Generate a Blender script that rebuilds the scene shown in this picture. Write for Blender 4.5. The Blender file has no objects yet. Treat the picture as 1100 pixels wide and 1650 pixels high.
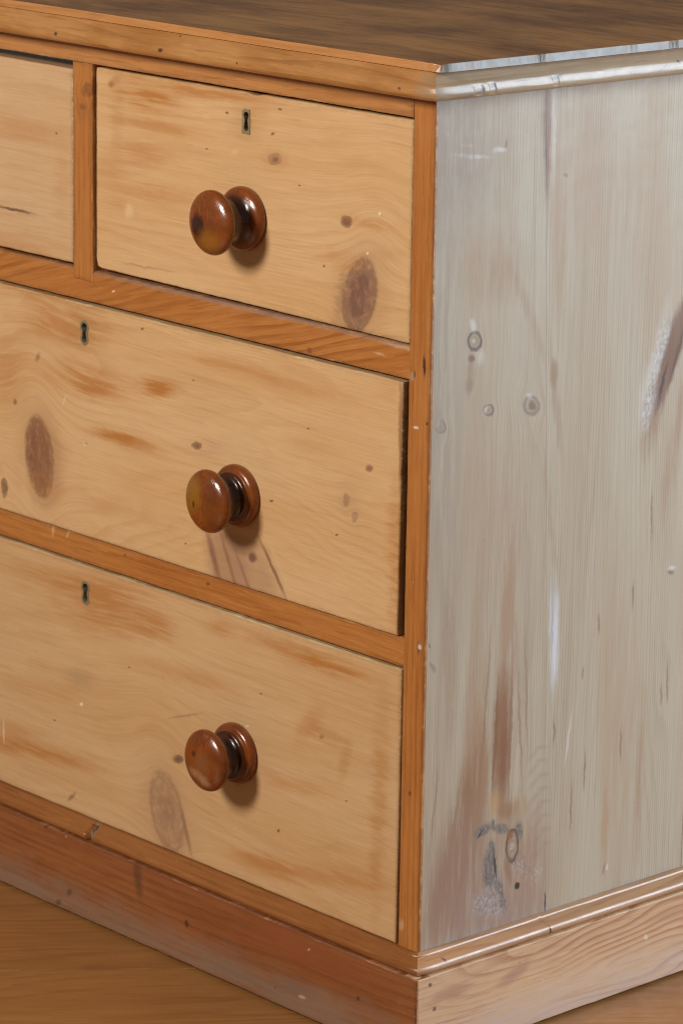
import bpy, bmesh, math, random
from mathutils import Vector, Matrix, noise as mnoise

# ------------------------------------------------------------------ camera, light, exposure
S = bpy.context.scene
C = S.collection
FLOOR_Z = 0.0102
cam_data = bpy.data.cameras.new('camera')
cam = bpy.data.objects.new('camera', cam_data); C.objects.link(cam); S.camera = cam
cam_data.sensor_fit = 'VERTICAL'; cam_data.sensor_height = 36.0; cam_data.sensor_width = 24.0
cam_data.lens = 5715.74 / 1650 * 36
cam_data.clip_start = 0.05; cam_data.clip_end = 60
right = Vector((0.671545, 0.740826, 0.014287)); up = Vector((-0.194327, 0.157481, 0.968213)); fwd = Vector((-0.715028, 0.652975, -0.249719))
m = Matrix((right, up, -fwd)).transposed().to_4x4(); m.translation = Vector((1.967425, -1.888795, 1.176149)); cam.matrix_world = m
cam_data.dof.use_dof = True; cam_data.dof.focus_distance = 2.80; cam_data.dof.aperture_fstop = 16.0

W = bpy.data.worlds.new('World'); S.world = W; W.use_nodes = True
W.node_tree.nodes['Background'].inputs[0].default_value = (1.0, 0.88, 0.74, 1)
W.node_tree.nodes['Background'].inputs[1].default_value = 0.15

def lamp(name, loc, target, sx, sy, power, col):
    d = bpy.data.lights.new(name, 'AREA'); d.shape = 'RECTANGLE'; d.size = sx; d.size_y = sy; d.energy = power; d.color = col
    o = bpy.data.objects.new(name, d); C.objects.link(o); o.location = loc
    o.rotation_euler = (Vector(target) - Vector(loc)).to_track_quat('-Z', 'Y').to_euler(); return o
# window facing the drawers, and the cooler window that rakes the end of the chest
lamp('front_window_light', (-0.30, -2.10, 1.66), (-0.25, 0, 0.55), 0.46, 0.58, 53, (1.0, 0.93, 0.85))
lamp('side_window_light', (1.95, 2.05, 1.36), (0, 0.2, 0.95), 1.1, 1.95, 124, (0.72, 0.85, 1.0))
S.view_settings.view_transform = 'Standard'; S.view_settings.look = 'None'; S.view_settings.exposure = 0.0; S.view_settings.gamma = 1.0
S.render.engine = 'CYCLES'; S.cycles.filter_width = 1.1

# ------------------------------------------------------------------ wear measured on the boards, plus some painted sheen and shade: (kind, a, b, radius a, radius b, angle, softness, colour, strength)
FEATURES = {
 'drawer_a': [
  ('smooth', -0.08478, 0.63536, 0.04052, 0.02633, 1.21229, 0.8, (0.36, 0.19, 0.1), 0.45),
  ('knot', -0.08478, 0.63536, 0.03072, 0.01814, 1.26487, 0.5, (0.205, 0.1, 0.068), 0.92),
  ('mix', -0.10613, 0.63158, 0.02209, 0.00572, 1.37643, 0.6, (0.27, 0.14, 0.07), 0.45),
  ('knot', -0.10153, 0.69328, 0.00671, 0.00445, -2.91341, 0.5, (0.14, 0.06, 0.04), 0.85),
  ('knot', -0.18952, 0.73279, 0.00774, 0.00453, -2.96093, 0.6, (0.22, 0.11, 0.07), 0.75),
  ('mix', -0.18874, 0.73237, 0.0031, 0.00201, -2.93779, 0.5, (0.1, 0.045, 0.03), 0.8),
  ('mix', -0.18876, 0.73339, 0.01488, 0.00733, -3.13519, 0.5, (0.47, 0.24, 0.1), 0.35),
  ('mix', -0.18399, 0.77345, 0.0023, 0.00105, -3.00238, 0.5, (0.14, 0.07, 0.04), 0.8),
  ('mix', -0.19286, 0.75219, 0.00232, 0.00106, -2.99577, 0.5, (0.14, 0.07, 0.04), 0.8),
  ('mix', -0.24979, 0.76289, 0.00198, 0.00089, -3.00109, 0.5, (0.14, 0.07, 0.04), 0.8),
  ('mix', -0.12746, 0.65275, 0.00151, 0.0007, -2.96055, 0.5, (0.14, 0.07, 0.04), 0.8),
  ('mix', -0.15873, 0.71436, 0.00153, 0.0007, -2.98219, 0.5, (0.14, 0.07, 0.04), 0.8),
  ('mix', -0.27575, 0.7304, 0.00161, 0.00072, -2.99173, 0.5, (0.14, 0.07, 0.04), 0.8),
  ('mix', -0.39768, 0.77412, 0.00724, 0.00279, -2.71944, 0.7, (0.34, 0.14, 0.04), 0.4),
  ('mix', -0.40278, 0.76985, 0.00344, 0.00262, -2.87595, 0.7, (0.24, 0.1, 0.03), 0.7),
  ('mix', -0.39523, 0.74252, 0.03775, 0.00753, 1.47879, 0.8, (0.4, 0.2, 0.07), 0.35),
  ('mix', -0.35745, 0.76373, 0.0391, 0.00858, 3.13328, 0.9, (0.43, 0.175, 0.045), 0.9750000000000001),
  ('mix', -0.30017, 0.77839, 0.08744, 0.00578, 3.13868, 0.9, (0.43, 0.175, 0.045), 0.8250000000000001),
  ('mix', -0.34086, 0.74091, 0.04445, 0.00537, 3.12793, 0.9, (0.43, 0.175, 0.045), 0.5249999999999999),
  ('mix', -0.3616, 0.71729, 0.03288, 0.01079, -3.11647, 0.9, (0.43, 0.175, 0.045), 0.5249999999999999),
  ('mix', -0.34075, 0.68278, 0.0362, 0.00767, 3.11837, 0.9, (0.43, 0.175, 0.045), 0.42000000000000004),
  ('mix', -0.07666, 0.6952, 0.0285, 0.00406, 3.13937, 0.9, (0.43, 0.175, 0.045), 0.5249999999999999),
  ('mix', -0.39963, 0.68848, 0.02509, 0.01609, 2.67279, 0.9, (0.43, 0.175, 0.045), 0.375),
  ('mix', -0.10897, 0.66052, 0.02167, 0.00724, -3.13834, 0.9, (0.43, 0.175, 0.045), 0.42000000000000004),
  ('mix', -0.04722, 0.67449, 0.01398, 0.00458, 3.13713, 0.9, (0.43, 0.175, 0.045), 0.44999999999999996),
  ('mix', -0.37845, 0.66439, 0.00561, 0.00486, 1.02132, 0.7, (0.72, 0.5, 0.28), 0.6),
  ('mix', -0.27595, 0.75783, 0.00563, 0.00205, -3.01062, 0.7, (0.66, 0.42, 0.16), 0.6),
  ('mix', -0.24003, 0.73219, 0.00393, 0.00247, 0.64851, 0.7, (0.7, 0.45, 0.2), 0.6),
  ('mix', -0.06239, 0.70461, 0.00177, 0.00121, 0.75757, 0.5, (0.8, 0.65, 0.45), 0.9),
  ('mix', -0.0761, 0.67132, 0.00148, 0.00098, -2.90082, 0.5, (0.8, 0.65, 0.45), 0.9),
  ('mix', -0.35738, 0.61894, 0.03313, 0.00109, -3.10725, 0.8, (0.3, 0.14, 0.06), 0.5),
  ('mix', -0.21333, 0.78533, 0.01067, 0.00154, 3.14093, 0.6, (0.07, 0.035, 0.02), 0.9),
  ('mix', -0.22466, 0.75913, 0.01899, 0.01506, -2.84089, 0.9, (0.34, 0.15, 0.04), 0.35),
 ],
 'drawer_b': [
  ('mix', -0.53942, 0.64376, 0.02509, 0.00125, -3.12488, 0.6, (0.1, 0.05, 0.03), 0.85),
  ('mix', -0.52209, 0.7169, 0.05361, 0.00999, -3.09968, 0.9, (0.43, 0.175, 0.045), 0.375),
  ('mix', -0.53252, 0.61563, 0.04529, 0.00678, -3.07947, 0.9, (0.43, 0.175, 0.045), 0.33),
  ('mix', -0.46909, 0.67408, 0.03292, 0.01057, 1.54609, 0.9, (0.43, 0.175, 0.045), 0.27),
  ('mix', -0.4775, 0.71943, 0.00179, 0.00108, -2.94955, 0.5, (0.15, 0.07, 0.04), 0.8),
 ],
 'drawer_c': [
  ('smooth', -0.50116, 0.42528, 0.04608, 0.02797, 1.67792, 0.8, (0.37, 0.19, 0.095), 0.45),
  ('knot', -0.50116, 0.42528, 0.03538, 0.01959, 1.69073, 0.35, (0.205, 0.088, 0.048), 0.92),
  ('mix', -0.48934, 0.42465, 0.0392, 0.02042, 1.69739, 0.55, (0.33, 0.16, 0.075), 0.35),
  ('knot', -0.2821, 0.47631, 0.00672, 0.00371, -2.87808, 0.5, (0.16, 0.075, 0.05), 0.85),
  ('mix', -0.2739, 0.47621, 0.0247, 0.00752, -2.98787, 0.8, (0.42, 0.22, 0.12), 0.4),
  ('knot', -0.55343, 0.38576, 0.00868, 0.00473, 1.57422, 0.5, (0.16, 0.075, 0.045), 0.85),
  ('mix', -0.5364, 0.46933, 0.0029, 0.0022, -2.68125, 0.6, (0.2, 0.1, 0.06), 0.8),
  ('mix', -0.50286, 0.51608, 0.00459, 0.00235, 1.02217, 0.7, (0.24, 0.12, 0.06), 0.7),
  ('mix', -0.06607, 0.49745, 0.00378, 0.0025, -2.81948, 0.5, (0.25, 0.09, 0.07), 0.8),
  ('knot', -0.09286, 0.46584, 0.00478, 0.00365, 1.32161, 0.6, (0.27, 0.15, 0.1), 0.7),
  ('knot', -0.08211, 0.45393, 0.00434, 0.00356, 1.129, 0.6, (0.29, 0.16, 0.11), 0.7),
  ('mix', -0.08823, 0.45999, 0.01434, 0.01363, 2.52391, 0.9, (0.4, 0.23, 0.12), 0.4),
  ('mix', -0.35482, 0.56578, 0.00214, 0.00094, -2.94468, 0.5, (0.15, 0.07, 0.04), 0.8),
  ('mix', -0.28656, 0.53223, 0.00167, 0.00074, -2.93079, 0.5, (0.15, 0.07, 0.04), 0.8),
  ('mix', -0.43453, 0.44967, 0.00271, 0.00116, -2.91501, 0.5, (0.15, 0.07, 0.04), 0.8),
  ('mix', -0.29562, 0.38718, 0.00171, 0.00075, -2.88748, 0.5, (0.15, 0.07, 0.04), 0.8),
  ('mix', -0.1854, 0.44699, 0.00241, 0.00109, -2.89784, 0.5, (0.15, 0.07, 0.04), 0.8),
  ('mix', -0.14004, 0.51681, 0.00155, 0.00072, -2.91693, 0.5, (0.15, 0.07, 0.04), 0.8),
  ('mix', -0.10421, 0.43375, 0.00193, 0.0009, -2.88757, 0.5, (0.15, 0.07, 0.04), 0.8),
  ('mix', -0.47015, 0.55231, 0.06129, 0.01592, -3.08951, 0.9, (0.43, 0.175, 0.045), 0.75),
  ('mix', -0.43068, 0.50751, 0.05983, 0.01261, -3.11029, 0.9, (0.43, 0.175, 0.045), 0.75),
  ('mix', -0.33373, 0.5187, 0.02342, 0.0071, -3.03039, 0.9, (0.43, 0.175, 0.045), 1),
  ('mix', -0.42633, 0.50101, 0.0228, 0.00781, -3.01647, 0.9, (0.43, 0.175, 0.045), 0.6000000000000001),
  ('mix', -0.38732, 0.46454, 0.03356, 0.00458, -3.1109, 0.9, (0.43, 0.175, 0.045), 1),
  ('mix', -0.35731, 0.46067, 0.02982, 0.00512, -3.10549, 0.9, (0.43, 0.175, 0.045), 0.5249999999999999),
  ('mix', -0.24219, 0.55154, 0.04667, 0.00764, -3.12887, 0.9, (0.43, 0.175, 0.045), 0.44999999999999996),
  ('mix', -0.50581, 0.57473, 0.05311, 0.00688, -3.11491, 0.9, (0.43, 0.175, 0.045), 0.5249999999999999),
  ('mix', -0.15595, 0.55047, 0.05217, 0.00642, -3.133, 0.9, (0.43, 0.175, 0.045), 0.375),
  ('mix', -0.55271, 0.49346, 0.03105, 0.02579, -2.2395, 0.9, (0.43, 0.175, 0.045), 0.5249999999999999),
  ('mix', -0.4446, 0.39906, 0.07793, 0.0082, -3.09895, 0.9, (0.43, 0.175, 0.045), 0.30000000000000004),
  ('mix', -0.03349, 0.4287, 0.05658, 0.0073, 1.59437, 0.9, (0.43, 0.175, 0.045), 0.6000000000000001),
  ('smooth', -0.24046, 0.37682, 0.03955, 0.0235, 1.97701, 0.5, (0.3, 0.155, 0.1), 0.6),
  ('smooth', -0.20427, 0.37912, 0.03274, 0.02212, 2.39383, 0.6, (0.33, 0.18, 0.115), 0.5),
  ('smooth', -0.25927, 0.38378, 0.02382, 0.00338, 1.96315, 0.8, (0.19, 0.08, 0.05), 0.7),
  ('smooth', -0.23889, 0.38261, 0.02905, 0.00209, 2.018, 0.8, (0.22, 0.1, 0.06), 0.6),
  ('smooth', -0.21781, 0.37349, 0.02389, 0.00205, 2.12736, 0.8, (0.22, 0.1, 0.06), 0.5),
  ('mix', -0.20844, 0.39339, 0.00496, 0.00417, -2.87441, 0.5, (0.16, 0.06, 0.04), 0.85),
  ('smooth', -0.18219, 0.3887, 0.0267, 0.00198, 2.23079, 0.6, (0.2, 0.1, 0.06), 0.8),
  ('smooth', -0.17678, 0.39577, 0.02132, 0.00237, 2.23136, 0.8, (0.62, 0.42, 0.24), 0.5),
  ('mix', -0.4645, 0.48313, 0.00571, 0.00119, 1.16923, 0.5, (0.72, 0.5, 0.3), 0.6),
  ('mix', -0.43542, 0.44894, 0.00279, 0.00214, -2.64073, 0.5, (0.75, 0.55, 0.35), 0.6),
  ('mix', -0.52177, 0.38963, 0.01685, 0.00572, 1.84468, 0.8, (0.66, 0.44, 0.24), 0.4),
  ('mix', -0.43483, 0.54907, 0.02365, 0.01818, -2.71613, 0.9, (0.36, 0.15, 0.045), 0.4),
  ('mix', -0.03045, 0.53171, 0.04039, 0.00217, 1.5975, 0.6, (0.22, 0.09, 0.035), 0.6),
 ],
 'drawer_d': [
  ('smooth', -0.3216, 0.13636, 0.04618, 0.03072, 1.81912, 0.85, (0.4, 0.22, 0.12), 0.4),
  ('knot', -0.3216, 0.13636, 0.03517, 0.02169, 1.83247, 0.8, (0.27, 0.155, 0.1), 0.62),
  ('mix', -0.29504, 0.1251, 0.01852, 0.00269, 1.90538, 0.7, (0.2, 0.11, 0.07), 0.6),
  ('knot', -0.30641, 0.18921, 0.00691, 0.00393, -2.8413, 0.5, (0.16, 0.08, 0.055), 0.85),
  ('mix', -0.17323, 0.15954, 0.00216, 0.00155, -2.5592, 0.5, (0.14, 0.07, 0.04), 0.8),
  ('mix', -0.11977, 0.2567, 0.0032, 0.00157, -2.82114, 0.6, (0.3, 0.13, 0.05), 0.8),
  ('mix', -0.19732, 0.27584, 0.00166, 0.00074, -2.84604, 0.5, (0.15, 0.07, 0.04), 0.8),
  ('mix', -0.48259, 0.18146, 0.00192, 0.0008, -2.84335, 0.5, (0.15, 0.07, 0.04), 0.8),
  ('mix', -0.29628, 0.03773, 0.0018, 0.00078, -2.78661, 0.5, (0.15, 0.07, 0.04), 0.8),
  ('mix', -0.37459, 0.25714, 0.0018, 0.00078, -2.85562, 0.5, (0.15, 0.07, 0.04), 0.8),
  ('mix', -0.08798, 0.20898, 0.00159, 0.00073, -2.81504, 0.5, (0.15, 0.07, 0.04), 0.8),
  ('mix', -0.40518, 0.30744, 0.06175, 0.02175, -2.98038, 0.9, (0.43, 0.175, 0.045), 0.8250000000000001),
  ('mix', -0.48131, 0.31676, 0.07098, 0.00837, -3.07903, 0.9, (0.43, 0.175, 0.045), 0.6000000000000001),
  ('mix', -0.11334, 0.32139, 0.0441, 0.00669, -3.11089, 0.9, (0.43, 0.175, 0.045), 1),
  ('mix', -0.16782, 0.32488, 0.05279, 0.00677, -3.11462, 0.9, (0.43, 0.175, 0.045), 0.5249999999999999),
  ('mix', -0.34004, 0.30213, 0.0253, 0.00917, -3.01486, 0.9, (0.43, 0.175, 0.045), 0.675),
  ('mix', -0.25217, 0.32092, 0.01612, 0.00562, -3.02649, 0.9, (0.43, 0.175, 0.045), 0.675),
  ('mix', -0.29748, 0.26687, 0.07254, 0.00822, -3.1027, 0.9, (0.43, 0.175, 0.045), 0.44999999999999996),
  ('mix', -0.51083, 0.14453, 0.08221, 0.00739, -3.0429, 0.9, (0.43, 0.175, 0.045), 0.8250000000000001),
  ('mix', -0.54852, 0.14702, 0.02861, 0.01209, -2.93674, 0.9, (0.43, 0.175, 0.045), 0.44999999999999996),
  ('mix', -0.04868, 0.21407, 0.08126, 0.00815, 1.54471, 0.8, (0.42, 0.2, 0.06), 0.6),
  ('mix', -0.0865, 0.14108, 0.04512, 0.00895, -3.01874, 0.9, (0.43, 0.175, 0.045), 0.6000000000000001),
  ('mix', -0.18076, 0.12552, 0.04648, 0.00816, -3.05891, 0.9, (0.43, 0.175, 0.045), 0.75),
  ('mix', -0.1121, 0.25971, 0.02249, 0.00754, 2.96733, 0.8, (0.42, 0.21, 0.075), 0.5),
  ('mix', -0.09103, 0.24342, 0.01742, 0.00566, 1.31738, 0.8, (0.42, 0.21, 0.075), 0.5),
  ('mix', -0.13541, 0.26203, 0.02093, 0.00848, 0.88283, 0.8, (0.43, 0.175, 0.045), 0.44999999999999996),
  ('mix', -0.15012, 0.20623, 0.04703, 0.00663, -2.99563, 0.9, (0.43, 0.175, 0.045), 0.375),
  ('mix', -0.44572, 0.2287, 0.01931, 0.00843, -3.00994, 0.9, (0.3, 0.19, 0.1), 0.4),
  ('mix', -0.50081, 0.20667, 0.0554, 0.00836, -3.00474, 0.9, (0.43, 0.175, 0.045), 0.30000000000000004),
  ('mix', -0.44315, 0.20649, 0.00282, 0.00141, -2.81701, 0.5, (0.85, 0.7, 0.5), 0.8),
  ('mix', -0.55991, 0.15021, 0.01095, 0.00143, 1.55059, 0.5, (0.75, 0.56, 0.36), 0.6),
  ('mix', -0.21465, 0.24228, 0.00252, 0.00107, -2.84422, 0.5, (0.8, 0.6, 0.4), 0.6),
  ('mix', -0.45743, 0.11475, 0.00712, 0.00184, -2.43834, 0.7, (0.22, 0.11, 0.06), 0.7),
  ('mix', -0.2973, 0.23133, 0.02119, 0.00108, -2.79112, 0.7, (0.27, 0.14, 0.08), 0.5),
  ('mix', -0.08816, 0.21708, 0.03334, 0.00446, -3.06049, 0.8, (0.6, 0.38, 0.19), 0.35),
 ],
 'frame': [
  ('knot', -0.43186, 0.76242, 0.00786, 0.0058, -2.8902, 0.6, (0.2, 0.07, 0.02), 0.7),
  ('knot', -0.43886, 0.74717, 0.00437, 0.00266, -2.95815, 0.5, (0.19, 0.062, 0.018), 0.8),
  ('mix', -0.43888, 0.74394, 0.0098, 0.00835, -2.665, 0.7, (0.3, 0.115, 0.03), 0.5),
  ('mix', -0.01485, 0.53962, 0.0029, 0.00124, -2.92722, 0.5, (0.75, 0.6, 0.45), 0.8),
  ('mix', -0.00288, 0.54532, 0.00148, 0.0012, -2.62306, 0.5, (0.08, 0.03, 0.02), 0.9),
  ('mix', -0.02101, 0.58029, 0.0051, 0.00343, -2.85144, 0.5, (0.42, 0.27, 0.15), 0.6),
  ('mix', -0.01749, 0.5824, 0.003, 0.00142, 1.55785, 0.5, (0.1, 0.05, 0.03), 0.8),
  ('mix', -0.00682, 0.35943, 0.00518, 0.00145, 1.58232, 0.5, (0.1, 0.06, 0.05), 0.7),
  ('mix', -0.00542, 0.36131, 0.00236, 0.00191, -2.39678, 0.5, (0.75, 0.68, 0.62), 0.7),
  ('mix', -0.00707, 0.59117, 0.00845, 0.00142, 1.59597, 0.4, (0.05, 0.025, 0.02), 0.95),
  ('mix', -0.14274, 0.58122, 0.0031, 0.00202, -2.86663, 0.6, (0.18, 0.07, 0.03), 0.8),
  ('mix', -0.26973, 0.35625, 0.00256, 0.00159, -2.79068, 0.6, (0.16, 0.05, 0.03), 0.8),
  ('mix', -0.3823, 0.35789, 0.0018, 0.00109, -2.80635, 0.6, (0.1, 0.04, 0.02), 0.8),
  ('mix', -0.48545, 0.35932, 0.00522, 0.00181, 1.53127, 0.6, (0.7, 0.42, 0.22), 0.5),
  ('mix', -0.4637, 0.36091, 0.00416, 0.0015, 1.01787, 0.6, (0.7, 0.42, 0.22), 0.5),
  ('mix', -0.01351, 0.23415, 0.00225, 0.00173, 1.14989, 0.5, (0.12, 0.05, 0.03), 0.8),
  ('mix', -0.39821, 0.59113, 0.00218, 0.00108, -2.93996, 0.5, (0.8, 0.6, 0.42), 0.8),
  ('mix', -0.02074, 0.11915, 0.00496, 0.00293, 1.4473, 0.6, (0.6, 0.42, 0.26), 0.5),
  ('mix', -0.0596, 0.59243, 0.00635, 0.00104, 3.13049, 0.6, (0.7, 0.5, 0.32), 0.4),
  ('mix', -0.03236, 0.60196, 0.02099, 0.00154, -3.1367, 0.7, (0.62, 0.44, 0.3), 0.5),
  ('mix', -0.21894, 0.60433, 0.22239, 0.00215, -3.14141, 0.8, (0.3, 0.25, 0.22), 0.5),  # grey sheen of the rail's upper bevel, painted as a stripe
 ],
 'side': [
  ('mix', 0.12416, 0.76015, 0.04494, 0.00351, 1.61254, 0.6, (0.221, 0.131, 0.094), 0.9750000000000001),
  ('mix', 0.12324, 0.78255, 0.0199, 0.0063, 1.62576, 0.8, (0.276, 0.172, 0.115), 0.65),
  ('mix', 0.13184, 0.76196, 0.0375, 0.00212, 1.61291, 0.8, (0.8, 0.78, 0.75), 0.30000000000000004),
  ('mix', 0.04021, 0.75498, 0.01642, 0.00145, 3.01143, 0.7, (0.8, 0.78, 0.75), 0.5625),
  ('mix', 0.0708, 0.75707, 0.00623, 0.00196, 3.03653, 0.7, (0.8, 0.78, 0.75), 0.5249999999999999),
  ('mix', 0.03452, 0.76379, 0.00815, 0.00097, 3.04957, 0.7, (0.8, 0.78, 0.75), 0.26249999999999996),
  ('mix', 0.07753, 0.76088, 0.00346, 0.00103, 1.61959, 0.5, (0.184, 0.131, 0.094), 0.78),
  ('mix', 0.1467, 0.72908, 0.00218, 0.00149, 2.91937, 0.5, (0.23, 0.164, 0.122), 0.78),
  ('ring', 0.04852, 0.60601, 0.0082, 0.00698, 2.34368, 0.4, (0.136, 0.093, 0.068), 0.8999999999999999),
  ('mix', 0.04783, 0.6061, 0.00222, 0.00188, 2.41098, 0.6, (0.57, 0.451, 0.338), 0.78),
  ('mix', 0.04606, 0.61836, 0.00482, 0.00258, 1.93985, 0.8, (0.8, 0.78, 0.75), 0.3375),
  ('mix', 0.05588, 0.59196, 0.0052, 0.00404, 1.88645, 0.9, (0.8, 0.78, 0.75), 0.22499999999999998),
  ('mix', 0.04552, 0.59283, 0.00359, 0.0029, 2.65249, 0.6, (0.184, 0.115, 0.079), 0.9750000000000001),
  ('mix', 0.04391, 0.57894, 0.01296, 0.00419, 1.49556, 0.8, (0.276, 0.172, 0.108), 0.7150000000000001),
  ('mix', 0.0435, 0.57042, 0.0052, 0.00402, 1.88409, 0.7, (0.258, 0.164, 0.108), 0.52),
  ('ring', 0.06572, 0.54753, 0.0058, 0.00442, 2.72663, 0.5, (0.155, 0.112, 0.087), 0.84),
  ('mix', 0.0629, 0.54844, 0.0035, 0.00213, 1.06254, 0.7, (0.8, 0.78, 0.75), 0.375),
  ('knot', 0.11587, 0.54349, 0.00462, 0.00384, 2.42825, 0.5, (0.15, 0.085, 0.05), 0.9),
  ('ring', 0.11442, 0.54421, 0.00906, 0.00733, 2.57664, 0.5, (0.205, 0.149, 0.118), 0.66),
  ('mix', 0.11195, 0.55279, 0.0034, 0.00216, 3.08859, 0.7, (0.8, 0.78, 0.75), 0.3375),
  ('ring', 0.01295, 0.54144, 0.00578, 0.00476, 2.52532, 0.5, (0.161, 0.118, 0.093), 0.78),
  ('mix', 0.01013, 0.54487, 0.00345, 0.00209, 1.06907, 0.7, (0.8, 0.78, 0.75), 0.375),
  ('mix', 0.13995, 0.56749, 0.01135, 0.00434, 1.58999, 0.5, (0.331, 0.197, 0.115), 0.78),
  ('mix', 0.26293, 0.57579, 0.03414, 0.00469, 1.26147, 0.9, (0.8, 0.78, 0.75), 0.22499999999999998),
  ('mix', 0.25006, 0.53247, 0.0259, 0.00939, 1.26078, 0.9, (0.8, 0.78, 0.75), 0.15000000000000002),
  ('gouge', 0.26308, 0.57313, 0.02899, 0.00391, 1.23487, 0.8, (0.5, 0.44, 0.37), 0.45),
  ('gouge', 0.25339, 0.52669, 0.01972, 0.0047, 1.31611, 0.8, (0.48, 0.41, 0.34), 0.45),
  ('mix', 0.28151, 0.57073, 0.04263, 0.01103, 1.23326, 0.35, (0.202, 0.102, 0.058), 1),
  ('mix', 0.26815, 0.53528, 0.02079, 0.00867, 1.26024, 0.5, (0.23, 0.123, 0.072), 1),
  ('mix', 0.26952, 0.53829, 0.02079, 0.00173, 1.26197, 0.4, (0.05, 0.04, 0.04), 0.85),
  ('mix', 0.28923, 0.56973, 0.03125, 0.00198, 1.2355, 0.5, (0.12, 0.066, 0.043), 0.9099999999999999),
  ('mix', 0.26495, 0.52399, 0.0073, 0.00315, 1.38005, 0.5, (0.08, 0.07, 0.07), 0.8),
  ('mix', 0.25759, 0.50476, 0.02088, 0.00943, 1.38265, 0.8, (0.304, 0.18, 0.108), 0.9099999999999999),
  ('mix', 0.29035, 0.49459, 0.05787, 0.00719, 1.36986, 0.9, (0.35, 0.205, 0.119), 0.65),
  ('mix', 0.07086, 0.65841, 0.02869, 0.02117, -3.13152, 0.9, (0.35, 0.205, 0.115), 0.52),
  ('mix', 0.10706, 0.62389, 0.04576, 0.0044, 2.04811, 0.9, (0.35, 0.213, 0.13), 0.52),
  ('mix', 0.1402, 0.68085, 0.06612, 0.00641, 1.61441, 0.9, (0.386, 0.23, 0.122), 0.52),
  ('mix', 0.03611, 0.67233, 0.03027, 0.02276, 1.80287, 0.9, (0.386, 0.246, 0.144), 0.39),
  ('mix', 0.18148, 0.72218, 0.05935, 0.04472, 2.84407, 0.95, (0.423, 0.271, 0.18), 0.45499999999999996),
  ('mix', 0.25154, 0.64803, 0.0589, 0.04414, 1.8537, 0.95, (0.414, 0.279, 0.18), 0.325),
  ('mix', 0.14222, 0.54753, 0.04839, 0.00349, 1.75447, 0.9, (0.331, 0.197, 0.108), 0.52),
  ('mix', 0.13887, 0.4541, 0.0493, 0.0028, 1.75151, 0.9, (0.331, 0.197, 0.108), 0.45499999999999996),
  ('mix', 0.06362, 0.46629, 0.07805, 0.01957, 1.6181, 0.95, (0.386, 0.238, 0.137), 0.45499999999999996),
  ('mix', 0.09546, 0.36668, 0.12667, 0.01084, 1.56166, 0.9, (0.368, 0.213, 0.122), 0.78),
  ('mix', 0.0282, 0.35302, 0.05789, 0.00556, 1.60322, 0.9, (0.35, 0.217, 0.13), 0.78),
  ('mix', 0.05936, 0.27817, 0.0899, 0.01008, 1.53627, 0.9, (0.359, 0.205, 0.112), 0.78),
  ('mix', 0.04984, 0.19982, 0.06179, 0.01499, 1.31867, 0.9, (0.285, 0.148, 0.072), 1),
  ('mix', 0.03296, 0.1497, 0.04618, 0.01507, 1.27201, 0.9, (0.304, 0.164, 0.086), 1),
  ('mix', 0.06815, 0.22806, 0.05242, 0.0074, 1.44106, 0.9, (0.331, 0.18, 0.094), 0.78),
  ('mix', 0.06748, 0.14139, 0.05065, 0.04227, 2.00681, 0.9, (0.322, 0.184, 0.115), 0.78),
  ('mix', 0.12173, 0.15045, 0.04828, 0.02446, 1.91486, 0.9, (0.34, 0.197, 0.122), 0.78),
  ('mix', 0.09033, 0.10835, 0.06093, 0.02132, 2.85891, 0.9, (0.331, 0.209, 0.158), 0.65),
  ('mix', 0.09049, 0.26633, 0.05366, 0.00945, 1.56703, 0.5, (0.267, 0.123, 0.058), 0.9750000000000001),
  ('mix', 0.08335, 0.26514, 0.04794, 0.00175, 1.5358, 0.6, (0.221, 0.098, 0.043), 0.78),
  ('mix', 0.10047, 0.26963, 0.05908, 0.00175, 1.56089, 0.6, (0.23, 0.107, 0.05), 0.65),
  ('mix', 0.09398, 0.24943, 0.0323, 0.00365, 1.56311, 0.7, (0.23, 0.094, 0.043), 0.78),
  ('smooth', 0.08455, 0.21038, 0.00949, 0.00565, 1.75722, 0.9, (0.5, 0.25, 0.08), 0.6),
  ('mix', 0.11465, 0.20149, 0.00936, 0.0062, 2.69434, 0.8, (0.368, 0.197, 0.072), 0.52),
  ('mix', 0.09788, 0.20197, 0.00953, 0.00703, 2.53195, 0.8, (0.304, 0.156, 0.072), 0.78),
  ('smooth', 0.12767, 0.24334, 0.0083, 0.00218, 0.63353, 0.9, (0.29, 0.21, 0.15), 0.3),
  ('smooth', 0.13848, 0.24867, 0.00665, 0.00164, 3.01252, 0.9, (0.29, 0.21, 0.15), 0.28),
  ('smooth', 0.12926, 0.23102, 0.0083, 0.00219, 0.63212, 0.9, (0.29, 0.21, 0.15), 0.3),
  ('smooth', 0.13971, 0.23642, 0.00667, 0.00164, 3.00958, 0.9, (0.29, 0.21, 0.15), 0.28),
  ('smooth', 0.13085, 0.21867, 0.00831, 0.0022, 0.63071, 0.9, (0.29, 0.21, 0.15), 0.3),
  ('smooth', 0.14094, 0.22413, 0.00668, 0.00165, 3.00664, 0.9, (0.29, 0.21, 0.15), 0.28),
  ('smooth', 0.13244, 0.20628, 0.00831, 0.0022, 0.62929, 0.9, (0.29, 0.21, 0.15), 0.3),
  ('smooth', 0.14218, 0.21181, 0.00669, 0.00165, 3.00369, 0.9, (0.29, 0.21, 0.15), 0.28),
  ('smooth', 0.13404, 0.19386, 0.00832, 0.00221, 0.62786, 0.9, (0.29, 0.21, 0.15), 0.3),
  ('smooth', 0.14342, 0.19946, 0.00671, 0.00165, 3.00074, 0.9, (0.29, 0.21, 0.15), 0.28),
  ('smooth', 0.13564, 0.1814, 0.00832, 0.00222, 0.62642, 0.9, (0.29, 0.21, 0.15), 0.3),
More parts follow.
